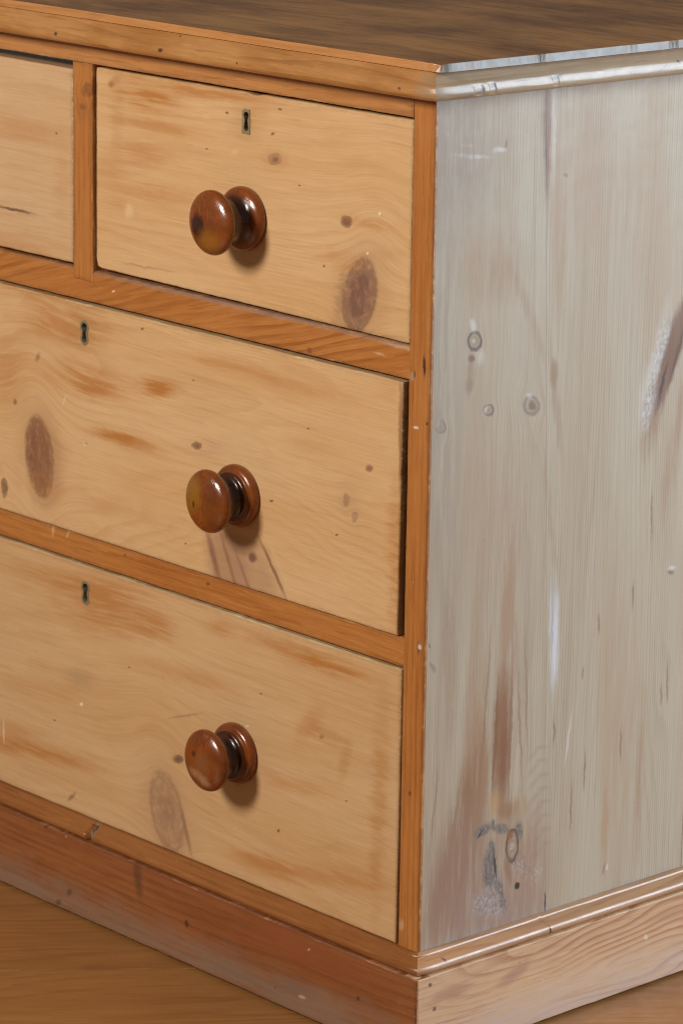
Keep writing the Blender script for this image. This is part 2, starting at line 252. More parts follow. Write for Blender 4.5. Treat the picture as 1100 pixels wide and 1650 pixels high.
  ('smooth', 0.14467, 0.18707, 0.00672, 0.00166, 2.99779, 0.9, (0.29, 0.21, 0.15), 0.28),
  ('smooth', 0.13725, 0.16891, 0.00833, 0.00223, 0.62498, 0.9, (0.29, 0.21, 0.15), 0.3),
  ('smooth', 0.14592, 0.17465, 0.00673, 0.00166, 2.99483, 0.9, (0.29, 0.21, 0.15), 0.28),
  ('smooth', 0.13886, 0.15638, 0.00833, 0.00224, 0.62353, 0.9, (0.29, 0.21, 0.15), 0.3),
  ('smooth', 0.14717, 0.1622, 0.00675, 0.00166, 2.99187, 0.9, (0.29, 0.21, 0.15), 0.28),
  ('mix', 0.01531, 0.22369, 0.03124, 0.0013, 1.45931, 0.8, (0.276, 0.156, 0.079), 0.5850000000000001),
  ('mix', 0.03771, 0.20257, 0.04146, 0.00133, 1.38695, 0.8, (0.276, 0.156, 0.079), 0.5850000000000001),
  ('mix', 0.04655, 0.14643, 0.02587, 0.00136, 1.31237, 0.8, (0.276, 0.156, 0.079), 0.5850000000000001),
  ('mix', 0.05576, 0.21465, 0.04189, 0.00133, 1.4372, 0.8, (0.276, 0.156, 0.079), 0.5850000000000001),
  ('mix', 0.06742, 0.24973, 0.04236, 0.00131, 1.51063, 0.8, (0.276, 0.156, 0.079), 0.5850000000000001),
  ('mix', 0.11215, 0.2672, 0.04961, 0.00129, 1.65492, 0.8, (0.276, 0.156, 0.079), 0.5850000000000001),
  ('mix', 0.11823, 0.29829, 0.0491, 0.0013, 1.63283, 0.8, (0.276, 0.156, 0.079), 0.5850000000000001),
  ('mix', 0.07187, 0.30757, 0.04727, 0.00131, 1.51065, 0.8, (0.276, 0.156, 0.079), 0.5850000000000001),
  ('mix', 0.14919, 0.34603, 0.03793, 0.00513, 1.61681, 0.8, (0.74, 0.75, 0.8), 0.5),
  ('mix', 0.14652, 0.35725, 0.03241, 0.00117, 1.61258, 0.5, (0.35, 0.3, 0.28), 0.5),
  ('mix', 0.14788, 0.1081, 0.01017, 0.00119, 1.61548, 0.4, (0.06, 0.05, 0.05), 0.9),
  ('gouge', 0.16707, 0.04421, 0.00082, 0.00053, 2.64936, 0.5, (0.185, 0.125, 0.085), 0.1),
  ('mix', 0.29004, 0.37433, 0.00408, 0.00265, 2.78811, 0.6, (0.258, 0.164, 0.108), 0.9750000000000001),
  ('mix', 0.29067, 0.37696, 0.00447, 0.00174, -3.13695, 0.7, (0.8, 0.78, 0.75), 0.44999999999999996),
  ('mix', 0.21932, 0.12184, 0.00488, 0.00162, 1.38755, 0.6, (0.2, 0.17, 0.16), 0.7),
  ('mix', 0.22316, 0.12206, 0.00236, 0.00149, 1.82736, 0.6, (0.8, 0.78, 0.75), 0.5249999999999999),
  ('mix', 0.23373, 0.25303, 0.11802, 0.02601, 1.63317, 0.95, (0.414, 0.271, 0.158), 0.52),
  ('mix', 0.25973, 0.19726, 0.06155, 0.00475, 1.55069, 0.9, (0.35, 0.213, 0.122), 0.52),
  ('mix', 0.21925, 0.15567, 0.04553, 0.0046, 1.6211, 0.9, (0.405, 0.221, 0.115), 0.52),
  ('mix', 0.19125, 0.21765, 0.01668, 0.00121, 1.59354, 0.6, (0.276, 0.164, 0.094), 0.78),
  ('mix', 0.20277, 0.34414, 0.00873, 0.00121, 1.5978, 0.6, (0.276, 0.164, 0.094), 0.78),
  ('mix', 0.28348, 0.26522, 0.00901, 0.00126, 1.60528, 0.6, (0.276, 0.164, 0.094), 0.78),
  ('mix', 0.2908, 0.27495, 0.01688, 0.00126, 1.60245, 0.6, (0.276, 0.164, 0.094), 0.78),
  ('mix', 0.18511, 0.304, 0.00548, 0.0012, 1.6035, 0.6, (0.276, 0.164, 0.094), 0.78),
  ('mix', 0.24364, 0.36118, 0.01098, 0.00123, 1.59992, 0.6, (0.276, 0.164, 0.094), 0.78),
  ('mix', 0.15283, 0.25874, 0.01095, 0.00119, 1.59177, 0.6, (0.276, 0.164, 0.094), 0.78),
  ('mix', 0.23484, 0.23057, 0.014, 0.00124, 1.59802, 0.6, (0.276, 0.164, 0.094), 0.78),
  ('mix', 0.176, 0.18778, 0.02228, 0.00121, 1.59158, 0.6, (0.276, 0.164, 0.094), 0.78),
  ('mix', 0.26314, 0.42855, 0.02179, 0.00123, 1.59969, 0.6, (0.276, 0.164, 0.094), 0.78),
  ('mix', 0.00979, 0.34352, 0.00497, 0.00175, 2.14863, 0.6, (0.12, 0.11, 0.1), 0.5),
  ('mix', 0.00581, 0.3625, 0.00213, 0.00135, 1.75502, 0.6, (0.15, 0.13, 0.12), 0.8),
  ('mix', 0.17032, 0.24963, 0.02128, 0.00116, 1.4181, 0.6, (0.8, 0.78, 0.75), 0.30000000000000004),
  ('mix', 0.00437, 0.78774, 0.01064, 0.00463, 1.62712, 0.7, (0.25, 0.22, 0.2), 0.5),
  ('mix', 0.01272, 0.77496, 0.0021, 0.00185, 2.47931, 0.7, (0.8, 0.78, 0.75), 0.375),
  ('mix', 0.08338, 0.09903, 0.09045, 0.00291, 3.12343, 0.8, (0.3, 0.32, 0.36), 0.6),
  ('mix', 0.23354, 0.09916, 0.08856, 0.00242, 3.13835, 0.8, (0.28, 0.3, 0.34), 0.65),
  ('mix', 0.04566, 0.15208, 0.04677, 0.02999, 1.39836, 0.9, (0.304, 0.172, 0.115), 0.65),
  ('mix', 0.09013, 0.11391, 0.04591, 0.02119, 2.82156, 0.9, (0.331, 0.205, 0.151), 0.65),
  ('gouge', 0.08915, 0.14167, 0.01533, 0.00478, 1.81841, 0.6, (0.3, 0.26, 0.25), 0.6),
  ('gouge', 0.11432, 0.1522, 0.00866, 0.00659, 2.21732, 0.7, (0.34, 0.26, 0.22), 0.6),
  ('gouge', 0.08265, 0.12016, 0.01707, 0.00727, 2.74667, 0.8, (0.36, 0.31, 0.29), 0.6),
  ('gouge', 0.25506, 0.52379, 0.01765, 0.00549, 1.31736, 0.8, (0.5, 0.46, 0.43), 0.6),
  ('gouge', 0.2692, 0.57233, 0.02592, 0.00392, 1.23475, 0.7, (0.52, 0.48, 0.45), 0.6),
  ('gouge', 0.07157, 0.19053, 0.00988, 0.00477, -3.10241, 0.35, (0.19, 0.155, 0.13), 0.9),
  ('gouge', 0.09337, 0.1861, 0.0092, 0.00416, 2.79394, 0.4, (0.19, 0.155, 0.13), 0.85),
  ('gouge', 0.11401, 0.17974, 0.00767, 0.00444, 1.62869, 0.4, (0.19, 0.155, 0.13), 0.85),
  ('gouge', 0.08375, 0.1921, 0.00444, 0.00214, 1.68827, 0.5, (0.12, 0.1, 0.085), 0.7),
  ('gouge', 0.08073, 0.15463, 0.01855, 0.00804, 1.59155, 0.35, (0.19, 0.155, 0.13), 0.9),
  ('gouge', 0.0823, 0.17174, 0.00778, 0.00357, 1.67941, 0.4, (0.19, 0.155, 0.13), 0.85),
  ('gouge', 0.09395, 0.12952, 0.01715, 0.00396, 1.90091, 0.45, (0.19, 0.155, 0.13), 0.85),
  ('mix', 0.08641, 0.15767, 0.01167, 0.00123, 1.78367, 0.5, (0.064, 0.041, 0.029), 0.9099999999999999),
  ('mix', 0.06807, 0.18808, 0.00417, 0.0012, 0.83362, 0.5, (0.064, 0.041, 0.029), 0.9099999999999999),
  ('gouge', 0.07953, 0.12642, 0.01417, 0.0102, 2.57785, 0.7, (0.36, 0.28, 0.24), 0.7),
  ('gouge', 0.06516, 0.12444, 0.00933, 0.0046, 1.29284, 0.6, (0.33, 0.25, 0.21), 0.6),
  ('gouge', 0.12269, 0.1447, 0.01383, 0.00832, 2.30411, 0.8, (0.36, 0.25, 0.19), 0.5),
  ('gouge', 0.13773, 0.13837, 0.00626, 0.00558, 1.09726, 0.7, (0.42, 0.34, 0.29), 0.5),
  ('mix', 0.10635, 0.16944, 0.01411, 0.00744, 1.57209, 0.35, (0.331, 0.193, 0.104), 1),
  ('ring', 0.10637, 0.16889, 0.01464, 0.00745, 1.56418, 0.15, (0.099, 0.062, 0.043), 0.84),
  ('gouge', 0.10713, 0.16817, 0.00865, 0.00374, 1.53814, 0.6, (0.46, 0.36, 0.28), 0.6),
  ('mix', 0.10382, 0.17879, 0.00403, 0.0028, 1.89438, 0.5, (0.258, 0.115, 0.05), 0.9099999999999999),
  ('mix', 0.10275, 0.14832, 0.01316, 0.00339, 1.84859, 0.7, (0.276, 0.156, 0.094), 0.78),
  ('mix', 0.11363, 0.13139, 0.00319, 0.00283, 2.90238, 0.35, (0.028, 0.015, 0.01), 1),
  ('mix', 0.023, 0.76678, 0.05405, 0.03984, 1.75121, 0.95, (0.313, 0.234, 0.169), 0.78),  # dimmer light at the front top corner painted in, with some patina
  ('mix', 0.013, 0.58562, 0.21103, 0.0176, 1.60152, 0.95, (0.331, 0.246, 0.173), 0.7150000000000001),  # the same painted dimming, down the front edge
 ],
 'plinth_front': [
  ('mix', -0.3407, 0.07621, 0.01914, 0.00543, 1.71796, 0.7, (0.06, 0.03, 0.02), 0.6),
  ('mix', -0.43922, 0.03148, 0.00401, 0.00274, -2.55498, 0.6, (0.06, 0.03, 0.02), 0.6),
  ('mix', -0.27351, 0.05033, 0.00332, 0.00265, 1.63083, 0.6, (0.05, 0.02, 0.015), 0.8),
  ('mix', -0.47278, 0.0856, 0.00295, 0.0017, -2.72685, 0.5, (0.06, 0.02, 0.015), 0.8),
  ('mix', -0.05059, 0.04976, 0.00246, 0.00153, -2.63752, 0.5, (0.06, 0.02, 0.015), 0.8),
  ('mix', -0.45496, 0.01791, 0.00395, 0.00226, -2.70302, 0.5, (0.05, 0.03, 0.02), 0.7),
  ('mix', -0.3601, 0.00583, 0.11347, 0.01296, -3.13238, 0.9, (0.25, 0.155, 0.1), 0.4),
  ('mix', -0.19002, 0.02554, 0.08253, 0.01487, -3.12672, 0.9, (0.25, 0.155, 0.1), 0.4),
  ('mix', -0.06315, 0.02864, 0.07767, 0.01442, -3.12738, 0.9, (0.25, 0.15, 0.1), 0.4),
  ('mix', -0.49687, 0.01853, 0.07767, 0.01329, -3.12482, 0.9, (0.25, 0.16, 0.11), 0.4),
  ('mix', -0.19818, 0.02302, 0.04523, 0.00869, -3.12352, 0.9, (0.16, 0.12, 0.1), 0.35),
  ('mix', -0.13368, 0.03445, 0.02264, 0.0059, -3.05258, 0.9, (0.13, 0.1, 0.09), 0.4),
  ('mix', -0.12635, 0.07035, 0.07972, 0.01334, -3.14056, 0.9, (0.26, 0.075, 0.025), 0.7),
  ('mix', -0.31642, 0.0889, 0.10261, 0.0114, 3.13123, 0.9, (0.26, 0.08, 0.028), 0.5),
  ('mix', -0.1209, 0.02943, 0.00402, 0.00165, -2.8689, 0.6, (0.6, 0.4, 0.25), 0.6),
  ('mix', -0.11303, 0.07437, 0.00168, 0.00104, -2.65966, 0.6, (0.6, 0.4, 0.25), 0.7),
 ],
 'plinth_side': [
  ('mix', -0.00356, 0.07941, 0.0019, 0.00176, 2.47452, 0.5, (0.1, 0.05, 0.04), 0.9),
  ('mix', 0.00129, 0.05692, 0.00203, 0.0019, 1.345, 0.5, (0.1, 0.05, 0.04), 0.9),
  ('mix', 0.25455, 0.05617, 0.00273, 0.002, 2.35004, 0.5, (0.7, 0.6, 0.35), 0.7),
  ('mix', 0.01934, 0.06632, 0.02247, 0.0059, -3.12496, 0.6, (0.4, 0.19, 0.115), 0.7),
  ('mix', 0.095, 0.06417, 0.01791, 0.00549, -2.81307, 0.6, (0.38, 0.18, 0.115), 0.65),
  ('mix', 0.28935, 0.07048, 0.03004, 0.00618, 3.13782, 0.7, (0.45, 0.22, 0.12), 0.6),
  ('mix', 0.14818, 0.0324, 0.18232, 0.01343, -3.11921, 0.9, (0.54, 0.42, 0.35), 0.35),
 ],
}


# ------------------------------------------------------------------ node helper
class G:
    def __init__(s, name):
        s.mat = bpy.data.materials.new(name); s.mat.use_nodes = True; s.t = s.mat.node_tree
        s.t.nodes.clear()
        s.out = s.t.nodes.new('ShaderNodeOutputMaterial'); s.bsdf = s.t.nodes.new('ShaderNodeBsdfPrincipled')
        s.t.links.new(s.bsdf.outputs[0], s.out.inputs[0])
        tc = s.t.nodes.new('ShaderNodeTexCoord'); s.P = tc.outputs['Object']
        sep = s.t.nodes.new('ShaderNodeSeparateXYZ'); s.t.links.new(s.P, sep.inputs[0])
        s.x, s.y, s.z = sep.outputs
    def put(s, sock, v):
        if isinstance(v, bpy.types.NodeSocket): s.t.links.new(v, sock)
        elif isinstance(v, (tuple, list)) and len(v) == 3 and sock.type == 'RGBA': sock.default_value = (*v, 1)
        else: sock.default_value = v
    def m(s, op, a, b=None, c=None, clamp=False):
        n = s.t.nodes.new('ShaderNodeMath'); n.operation = op; n.use_clamp = clamp
        for i, v in enumerate((a, b, c)):
            if v is not None: s.put(n.inputs[i], v)
        return n.outputs[0]
    def add(s, a, b): return s.m('ADD', a, b)
    def sub(s, a, b): return s.m('SUBTRACT', a, b)
    def mul(s, a, b): return s.m('MULTIPLY', a, b)
    def vm(s, op, a, b=None, scale=None):
        n = s.t.nodes.new('ShaderNodeVectorMath'); n.operation = op; s.put(n.inputs[0], a)
        if b is not None: s.put(n.inputs[1], b)
        if scale is not None: s.put(n.inputs['Scale'], scale)
        return n.outputs['Value'] if op in ('LENGTH', 'DISTANCE', 'DOT_PRODUCT') else n.outputs[0]
    def xyz(s, a, b, c=0.0):
        n = s.t.nodes.new('ShaderNodeCombineXYZ')
        for i, v in enumerate((a, b, c)): s.put(n.inputs[i], v)
        return n.outputs[0]
    def noise(s, v, scale=1.0, detail=3.0, rough=0.55, color=False):
        n = s.t.nodes.new('ShaderNodeTexNoise'); s.put(n.inputs['Vector'], v); n.inputs['Scale'].default_value = scale
        n.inputs['Detail'].default_value = detail; n.inputs['Roughness'].default_value = rough
        return n.outputs['Color' if color else 'Fac']
    def vor(s, v, scale, feature='F1'):
        n = s.t.nodes.new('ShaderNodeTexVoronoi'); s.put(n.inputs['Vector'], v); n.inputs['Scale'].default_value = scale
        n.feature = feature
        return n.outputs['Distance'], n.outputs['Color']
    def ss(s, v, lo, hi, a=0.0, b=1.0):
        n = s.t.nodes.new('ShaderNodeMapRange'); n.interpolation_type = 'SMOOTHSTEP'
        for i, q in enumerate((v, lo, hi, a, b)): s.put(n.inputs[i], q)
        return n.outputs[0]
    def mix(s, f, a, b, blend='MIX'):
        n = s.t.nodes.new('ShaderNodeMix'); n.data_type = 'RGBA'; n.blend_type = blend
        s.put(n.inputs[0], f); s.put(n.inputs[6], a); s.put(n.inputs[7], b); return n.outputs[2]
    def ell(s, v, f):
        c, n = math.cos(f[5]), math.sin(f[5])
        a1, a2 = (c / f[3], n / f[3], 0.0), (-n / f[4], c / f[4], 0.0)
        uv = s.xyz(s.vm('DOT_PRODUCT', v, a1), s.vm('DOT_PRODUCT', v, a2))
        return s.vm('DISTANCE', uv, (a1[0] * f[1] + a1[1] * f[2], a2[0] * f[1] + a2[1] * f[2], 0.0))
    def val(s, col, k):
        n = s.t.nodes.new('ShaderNodeHueSaturation'); s.put(n.inputs['Color'], col); s.put(n.inputs['Value'], k); return n.outputs[0]

def feature_hits(feats, rect):
    if rect is None: return list(feats)
    a0, a1, b0, b1 = rect
    return [f for f in feats if a0 - .004 < f[1] < a1 + .004 and b0 - .004 < f[2] < b1 + .004]

def wood(name, axes, grain, light, mid, late, seed=0.0, ring=90.0, ring_amp=0.10, ring_s=(1.5, 9.0), late_s=0.35, fiber_s=0.25, blotch=(4, 16), blotch_s=0.6,
         feats=(), rect=None, edge=0.0, rough=(0.34, 0.5), bump=0.25, specks=0.5, wash=None, slant=0.0, spec=0.5, coat=0.0, dirt=(0.10, 0.05, 0.025), ripple=0.0, streak=0.0, worn=0.0, dashes=.38, fine=0.0):
    """Waxed timber. axes: the two object axes of the face; grain: which of them the fibres follow."""
    g = G(name)
    ax = {'x': g.x, 'y': g.y, 'z': g.z}
    a, b = ax[axes[0]], ax[axes[1]]
    dep = ax[({'x', 'y', 'z'} - set(axes)).pop()]
    plane = g.xyz(a, b)
    wv = g.vm('SCALE', g.vm('SUBTRACT', g.noise(plane, 90, 3, .6, True), (0.5, 0.5, 0.5)), scale=0.0045)
    pw = g.vm('MULTIPLY', g.vm('ADD', plane, wv), (1, 1, 0))
    along, cross = (a, b) if grain == axes[0] else (b, a)
    if slant: cross = g.add(cross, g.mul(along, slant))
    gi = 0 if grain == axes[0] else 1
    # knots push the grain lines aside
    for f in feats:
        if f[0] in ('knot', 'ring') and max(f[3], f[4]) > .004:
            d = g.ell(pw, (0, f[1], f[2], f[3] * 2.6, f[4] * 2.0, f[5]))
            w = g.m('POWER', g.add(g.mul(d, d), 1.0), -2.0)
            cross = g.sub(cross, g.mul(g.mul(g.sub(cross, f[2] if gi == 0 else f[1]), w), 0.8))
    al = g.add(along, seed * 3.7); cr = g.add(cross, seed * 1.31)
    gv = g.xyz(al, cr, g.add(dep, seed))
    def n2(sa, sc, detail=3.0, rough=.55, off=0.0):
        return g.noise(g.vm('ADD', g.vm('MULTIPLY', gv, (sa, sc, sc)), (off, off * .7, off * 1.3)), 1.0, detail, rough)
    # growth rings cut lengthwise
    rn = g.sub(n2(ring_s[0], ring_s[1], 2.0, .45), .5)
    rr = g.mul(g.add(cr, g.mul(rn, ring_amp)), ring)
    rr = g.add(rr, g.mul(g.sub(n2(14, 120, 2.0, .5, 3.1), .5), .35))
    fr = g.m('FRACT', rr)
    line = g.mul(g.ss(fr, .35, .93), g.ss(fr, .93, .995, 1.0, 0.0))
    line = g.mul(line, g.ss(n2(5, 30, 2, .5, 7.7), .32, .62))
    bl = g.ss(n2(blotch[0], blotch[1], 4.0, .6, 11.0), .32, .70)
    fib = n2(22, 700, 4.0, .65, 5.0)
    fib2 = n2(10, 190, 3.0, .6, 9.0)
    col = g.mix(g.mul(bl, blotch_s), light, mid)
    col = g.mix(g.mul(line, late_s), col, late)
    col = g.mix(g.mul(g.ss(fib2, .52, .78), .45 * fiber_s / .25 * .6), col, late)
    if streak:
        st1 = n2(16, 210, 4.0, .62, 21.0)
        col = g.mix(g.mul(g.ss(st1, .50, .72), streak), col, tuple(m_ * .5 + l_ * .5 for m_, l_ in zip(mid, late)))
        col = g.mix(g.mul(g.ss(st1, .50, .30), streak * .6), col, tuple(min(1, c * 1.12) for c in light))
    col = g.val(col, g.add(1.0, g.mul(g.sub(fib, .5), fiber_s * 1.6)))
    dash = g.ss(n2(20, 430, 3.0, .6, 33.0), .585, .66)
    col = g.mix(g.mul(dash, dashes), col, late)
    lt = g.ss(n2(26, 520, 3.0, .6, 43.0), .60, .68)
    col = g.mix(g.mul(lt, dashes * .8), col, tuple(min(.8, c * 1.28 + .02) for c in light))
    if fine:     # close, even year rings of slow-grown pine
        fl = g.m('SINE', g.add(g.mul(cr, 6.2832 * 330), g.add(g.mul(n2(1.6, 26, 3.0, .5, 61.0), 34.0), g.mul(n2(12, 160, 2.0, .5, 63.0), 2.2))))
        fm = g.mul(g.ss(fl, .15, 1.0), g.ss(n2(3, 34, 2.0, .5, 67.0), .35, .65))
        col = g.mix(g.mul(fm, fine), col, late)
    if ripple:   # tight cross ripple of rays in the surface
        rp = n2(160, 40, 2.0, .5, 2.0)
        col = g.val(col, g.add(1.0, g.mul(g.sub(rp, .5), ripple)))
    if wash:     # scuffed, faded polish low on a board: (level, reach, colour, strength)
        lv, reach, wc, ws = wash
        wd = g.add(g.sub(b, lv), g.mul(g.sub(g.noise(pw, 26, 4, .6), .5), reach * 1.6))
        col = g.mix(g.mul(g.mul(g.ss(wd, 0.0, reach, 1.0, 0.0), ws), g.ss(n2(13, 150, 5.0, .68, 51.0), .30, .60, .45, 1.1)), col, wc)
    hgt = g.mul(g.sub(fib, .5), .5)
    hgt = g.add(hgt, g.mul(g.sub(fib2, .5), .5))
    # stains, knots, nicks, painted sheen and shade: their outlines follow the fibres
    def warp(sa, sc, aa, ac, det):
        nv = g.noise(g.vm('MULTIPLY', gv, (sa, sc, sc)), 1.0, det, .65, True)
        amp = (aa, ac, 0.0) if gi == 0 else (ac, aa, 0.0)
        return g.vm('ADD', pw, g.vm('MULTIPLY', g.vm('SUBTRACT', nv, (.5, .5, .5)), amp))
    p_nick, p_stain = warp(260, 420, .0022, .0016, 3), warp(24, 90, .020, .006, 5)
    fw = g.noise(g.vm('MULTIPLY', gv, (34, 520, 520)), 1.0, 3, .6, True)
    p_stain = g.vm('ADD', p_stain, g.vm('MULTIPLY', g.vm('SUBTRACT', fw, (.5, .5, .5)), (.024, .006, 0.0) if gi == 0 else (.006, .024, 0.0)))
    stk = g.ss(n2(13, 150, 5.0, .68, 51.0), .34, .62, .30, 1.25)
    mott = g.ss(g.noise(g.vm('MULTIPLY', gv, (190, 330, 330)), 1.0, 5, .68), .40, .74)
    mott2 = g.ss(g.noise(g.vm('MULTIPLY', gv, (230, 330, 330)), 1.0, 5, .72), .34, .68) if any(f[0] == 'gouge' for f in feats) else None
    for f in feats:
        kind, soft, fc, st = f[0], f[6], f[7], f[8]
        if kind == 'ring':
            d = g.ell(p_nick, f)
            mk = g.mul(g.ss(d, .62, .92), g.ss(d, 1.0, 1.0 + soft * .6, 1.0, 0.0))
            col = g.mix(g.mul(g.ss(d, .5, 1.1, 1.0, 0.0), st * .55), col, (.36, .235, .14))
            col = g.mix(g.mul(mk, st), col, fc)
            col = g.mix(g.mul(g.ss(d, .2, .9, 1.0, 0.0), st * .35), col, fc)
            hgt = g.add(hgt, g.mul(mk, -.2))
        elif kind == 'gouge':                                          # torn, dirt-filled grain
            mk = g.ss(g.ell(p_nick, f), 1.0 - soft, 1.0 + soft, 1.0, 0.0)
            col = g.mix(g.mul(mk, st), col, g.mix(mott2, tuple(c * .62 for c in fc), tuple(min(1, c * 1.4) for c in fc)))
            hgt = g.add(hgt, g.mul(mk, g.sub(g.mul(mott2, .9), 1.1)))
        elif kind == 'knot':
            d = g.ell(p_nick, f)
            mk = g.ss(d, 1.0 - soft, 1.0 + soft * .6, 1.0, 0.0)
            fcol = g.mix(mott, tuple(c * .82 for c in fc), tuple(min(1, c * 1.65) for c in fc))
            col = g.mix(g.mul(mk, st), col, fcol)
            rim = g.mul(g.ss(d, .66, .98), g.ss(d, 1.0, 1.15, 1.0, 0.0))
            col = g.mix(g.mul(g.mul(rim, g.ss(mott, .9, .1)), st * .5), col, tuple(c * .6 for c in fc))
            hgt = g.add(hgt, g.mul(rim, -.35))
        elif kind == 'smooth':                                         # figure lying across the fibres
            mk = g.ss(g.ell(pw, f), 1.0 - soft, 1.0 + soft, 1.0, 0.0)
            col = g.mix(g.mul(mk, st), col, fc)
        elif max(f[3], f[4]) < .0035 or min(f[3], f[4]) < .0022:      # nick, pore, crack, thin painted sheen
            d = g.ell(p_nick, f)
            mk = g.ss(d, 1.0 - soft, 1.0 + soft, 1.0, 0.0)
            col = g.mix(g.mul(mk, st), col, fc); hgt = g.add(hgt, g.mul(mk, -.5 * st))
        else:                                                          # stain soaked along the fibres, broad painted shade
            mk = g.ss(g.ell(p_stain if max(f[3], f[4]) > .02 else p_nick, f), 1.0 - soft, 1.0 + soft, 1.0, 0.0)
            if soft >= .8: mk = g.m('MULTIPLY', mk, stk, clamp=True)
            col = g.mix(g.mul(mk, st), col, fc)
    # scattered nicks
    if specks:
        for sc, lim, cc in ((70, .93, (.78, .60, .42)), (55, .95, tuple(c * .35 for c in late))):
            d, rc = g.vor(g.vm('ADD', plane, (seed, seed * 2.0, sc)), sc)
            sp = g.ss(d, .05, .10, 1.0, 0.0)
            pick = g.ss(g.vm('DOT_PRODUCT', rc, (1, 0, 0)), lim, lim + .01)
            mk = g.mul(g.mul(sp, pick), specks)
            col = g.mix(mk, col, cc); hgt = g.add(hgt, g.mul(mk, -.8))
    if rect is not None and edge:
        a0, a1, b0, b1 = rect
        de = g.m('MINIMUM', g.m('MINIMUM', g.sub(a, a0), g.sub(a1, a)), g.m('MINIMUM', g.sub(b, b0), g.sub(b1, b)))
        de = g.add(de, g.mul(g.sub(g.noise(plane, 120, 4, .65), .5), .006))
        col = g.mix(g.mul(g.ss(de, 0.0, .0045, 1.0, 0.0), edge), col, dirt)
        if worn:    # arrises rubbed bright by handling
            dw = g.add(de, g.mul(g.sub(n2(30, 300, 3, .6, 17.0), .5), .010))
            col = g.mix(g.mul(g.ss(dw, -.0022, .0006, 1.0, 0.0), worn), col, tuple(min(.7, c * 1.5 + .06) for c in light))
    rg = g.add(g.mul(g.ss(g.noise(pw, 60, 4, .6), .3, .7), rough[1] - rough[0]), rough[0])
    g.put(g.bsdf.inputs['Base Color'], col); g.put(g.bsdf.inputs['Roughness'], rg)
    g.bsdf.inputs['Specular IOR Level'].default_value = spec
    if coat: g.bsdf.inputs['Coat Weight'].default_value = coat; g.bsdf.inputs['Coat Roughness'].default_value = .26
    bp = g.t.nodes.new('ShaderNodeBump'); bp.inputs['Strength'].default_value = bump; bp.inputs['Distance'].default_value = .0006
    g.put(bp.inputs['Height'], hgt); g.t.links.new(bp.outputs[0], g.bsdf.inputs['Normal'])
    return g.mat

def plain(name, col, rough=.5, metal=0.0, var=.25):
    g = G(name)
    n = g.noise(g.P, 160, 4, .65)
    c = g.vm('SCALE', g.xyz(*col), scale=g.add(1.0 - var, g.mul(n, var * 2)))
    g.put(g.bsdf.inputs['Base Color'], c); g.bsdf.inputs['Roughness'].default_value = rough; g.bsdf.inputs['Metallic'].default_value = metal
    bp = g.t.nodes.new('ShaderNodeBump'); bp.inputs['Strength'].default_value = .2; bp.inputs['Distance'].default_value = .0004
    g.put(bp.inputs['Height'], n); g.t.links.new(bp.outputs[0], g.bsdf.inputs['Normal'])
    return g.mat

# ------------------------------------------------------------------ mesh helpers
def link(name, me, mat, parent=None):
    o = bpy.data.objects.new(name, me); C.objects.link(o)
    if mat is not None: me.materials.append(mat)
    if parent is not None:
        o.parent = parent; o.matrix_parent_inverse = PINV.get(parent.name, Matrix())
    return o
PINV = {}

def wob(s, k, amp, f):
    return amp * mnoise.noise(Vector((s * f, k * 7.31, 1.7))) + .5 * amp * mnoise.noise(Vector((s * f * 3.1, k * 3.3, 9.2)))

def board_mesh(name, to3, rect, depth, r=.0012, step=.004, rough=.00025, seed=1.0, corners=None, chips=(), rs=(1, 1, 1, 1)):
    """A board: outline rect (a0,a1,b0,b1), front face at n=0, body to n=-depth; worn, rounded arrises.
    to3(a,b,n) gives the point. corners: offsets of the four corners. chips: (a, b, reach, bite)."""
    a0, a1, b0, b1 = rect
    co = corners or ((0, 0),) * 4
    cs = [(a0 + co[0][0], b0 + co[0][1]), (a1 + co[1][0], b0 + co[1][1]), (a1 + co[2][0], b1 + co[2][1]), (a0 + co[3][0], b1 + co[3][1])]
    path = []; s = 0.0
    for i in range(4):
        p, q = Vector((*cs[i], 0)), Vector((*cs[(i + 1) % 4], 0)); L = (q - p).length; n = max(2, int(L / step))
        t = (q - p) / L; inn = Vector((-t.y, t.x, 0))
        pn = Vector((*cs[i - 1], 0)); tp = (p - pn).normalized(); innp = Vector((-tp.y, tp.x, 0))
        for k in range(n):
            pt = p + (q - p) * (k / n)
            d = inn if k else (inn + innp)
            path.append((pt, d, s + L * k / n, rs[i]))
        s += L
    rings = [(0.0, -depth, 0), (0.0, -r, 1)] + [(r * (1 - math.cos(t)), -r * (1 - math.sin(t)), 1) for t in (math.pi / 6, math.pi / 3)] + [(r, 0.0, 1)]
    verts = []; faces = []
    N = len(path)
    for ins, nn, w in rings:
        for pt, d, s, rk in path:
            e = ins * rk
            bite = 0.0
            for ca, cb, rch, bt in chips:
                dd = math.hypot(pt.x - ca, pt.y - cb) / rch
                if dd < 1: bite = max(bite, bt * (1 - dd * dd) * (.8 + .4 * mnoise.noise(Vector((pt.x * 900, pt.y * 900, seed)))))
            e += (wob(s, seed, rough, 40) + abs(wob(s, seed + 3, rough, 160)) + bite) * (1 if w else .6)
            q = pt + d * e
            verts.append(to3(q.x, q.y, (nn * rk if w else nn) - (bite * .25 if w else 0)))
    for j in range(len(rings) - 1):
        for i in range(N):
            k = (i + 1) % N
            faces.append((j * N + i, j * N + k, (j + 1) * N + k, (j + 1) * N + i))
    faces.append(tuple((len(rings) - 1) * N + i for i in range(N)))
    faces.append(tuple(reversed(range(N))))
    me = bpy.data.meshes.new(name); me.from_pydata([tuple(v) for v in verts], [], faces)
    bm = bmesh.new(); bm.from_mesh(me); bmesh.ops.recalc_face_normals(bm, faces=bm.faces); bm.to_mesh(me); bm.free()
    return me

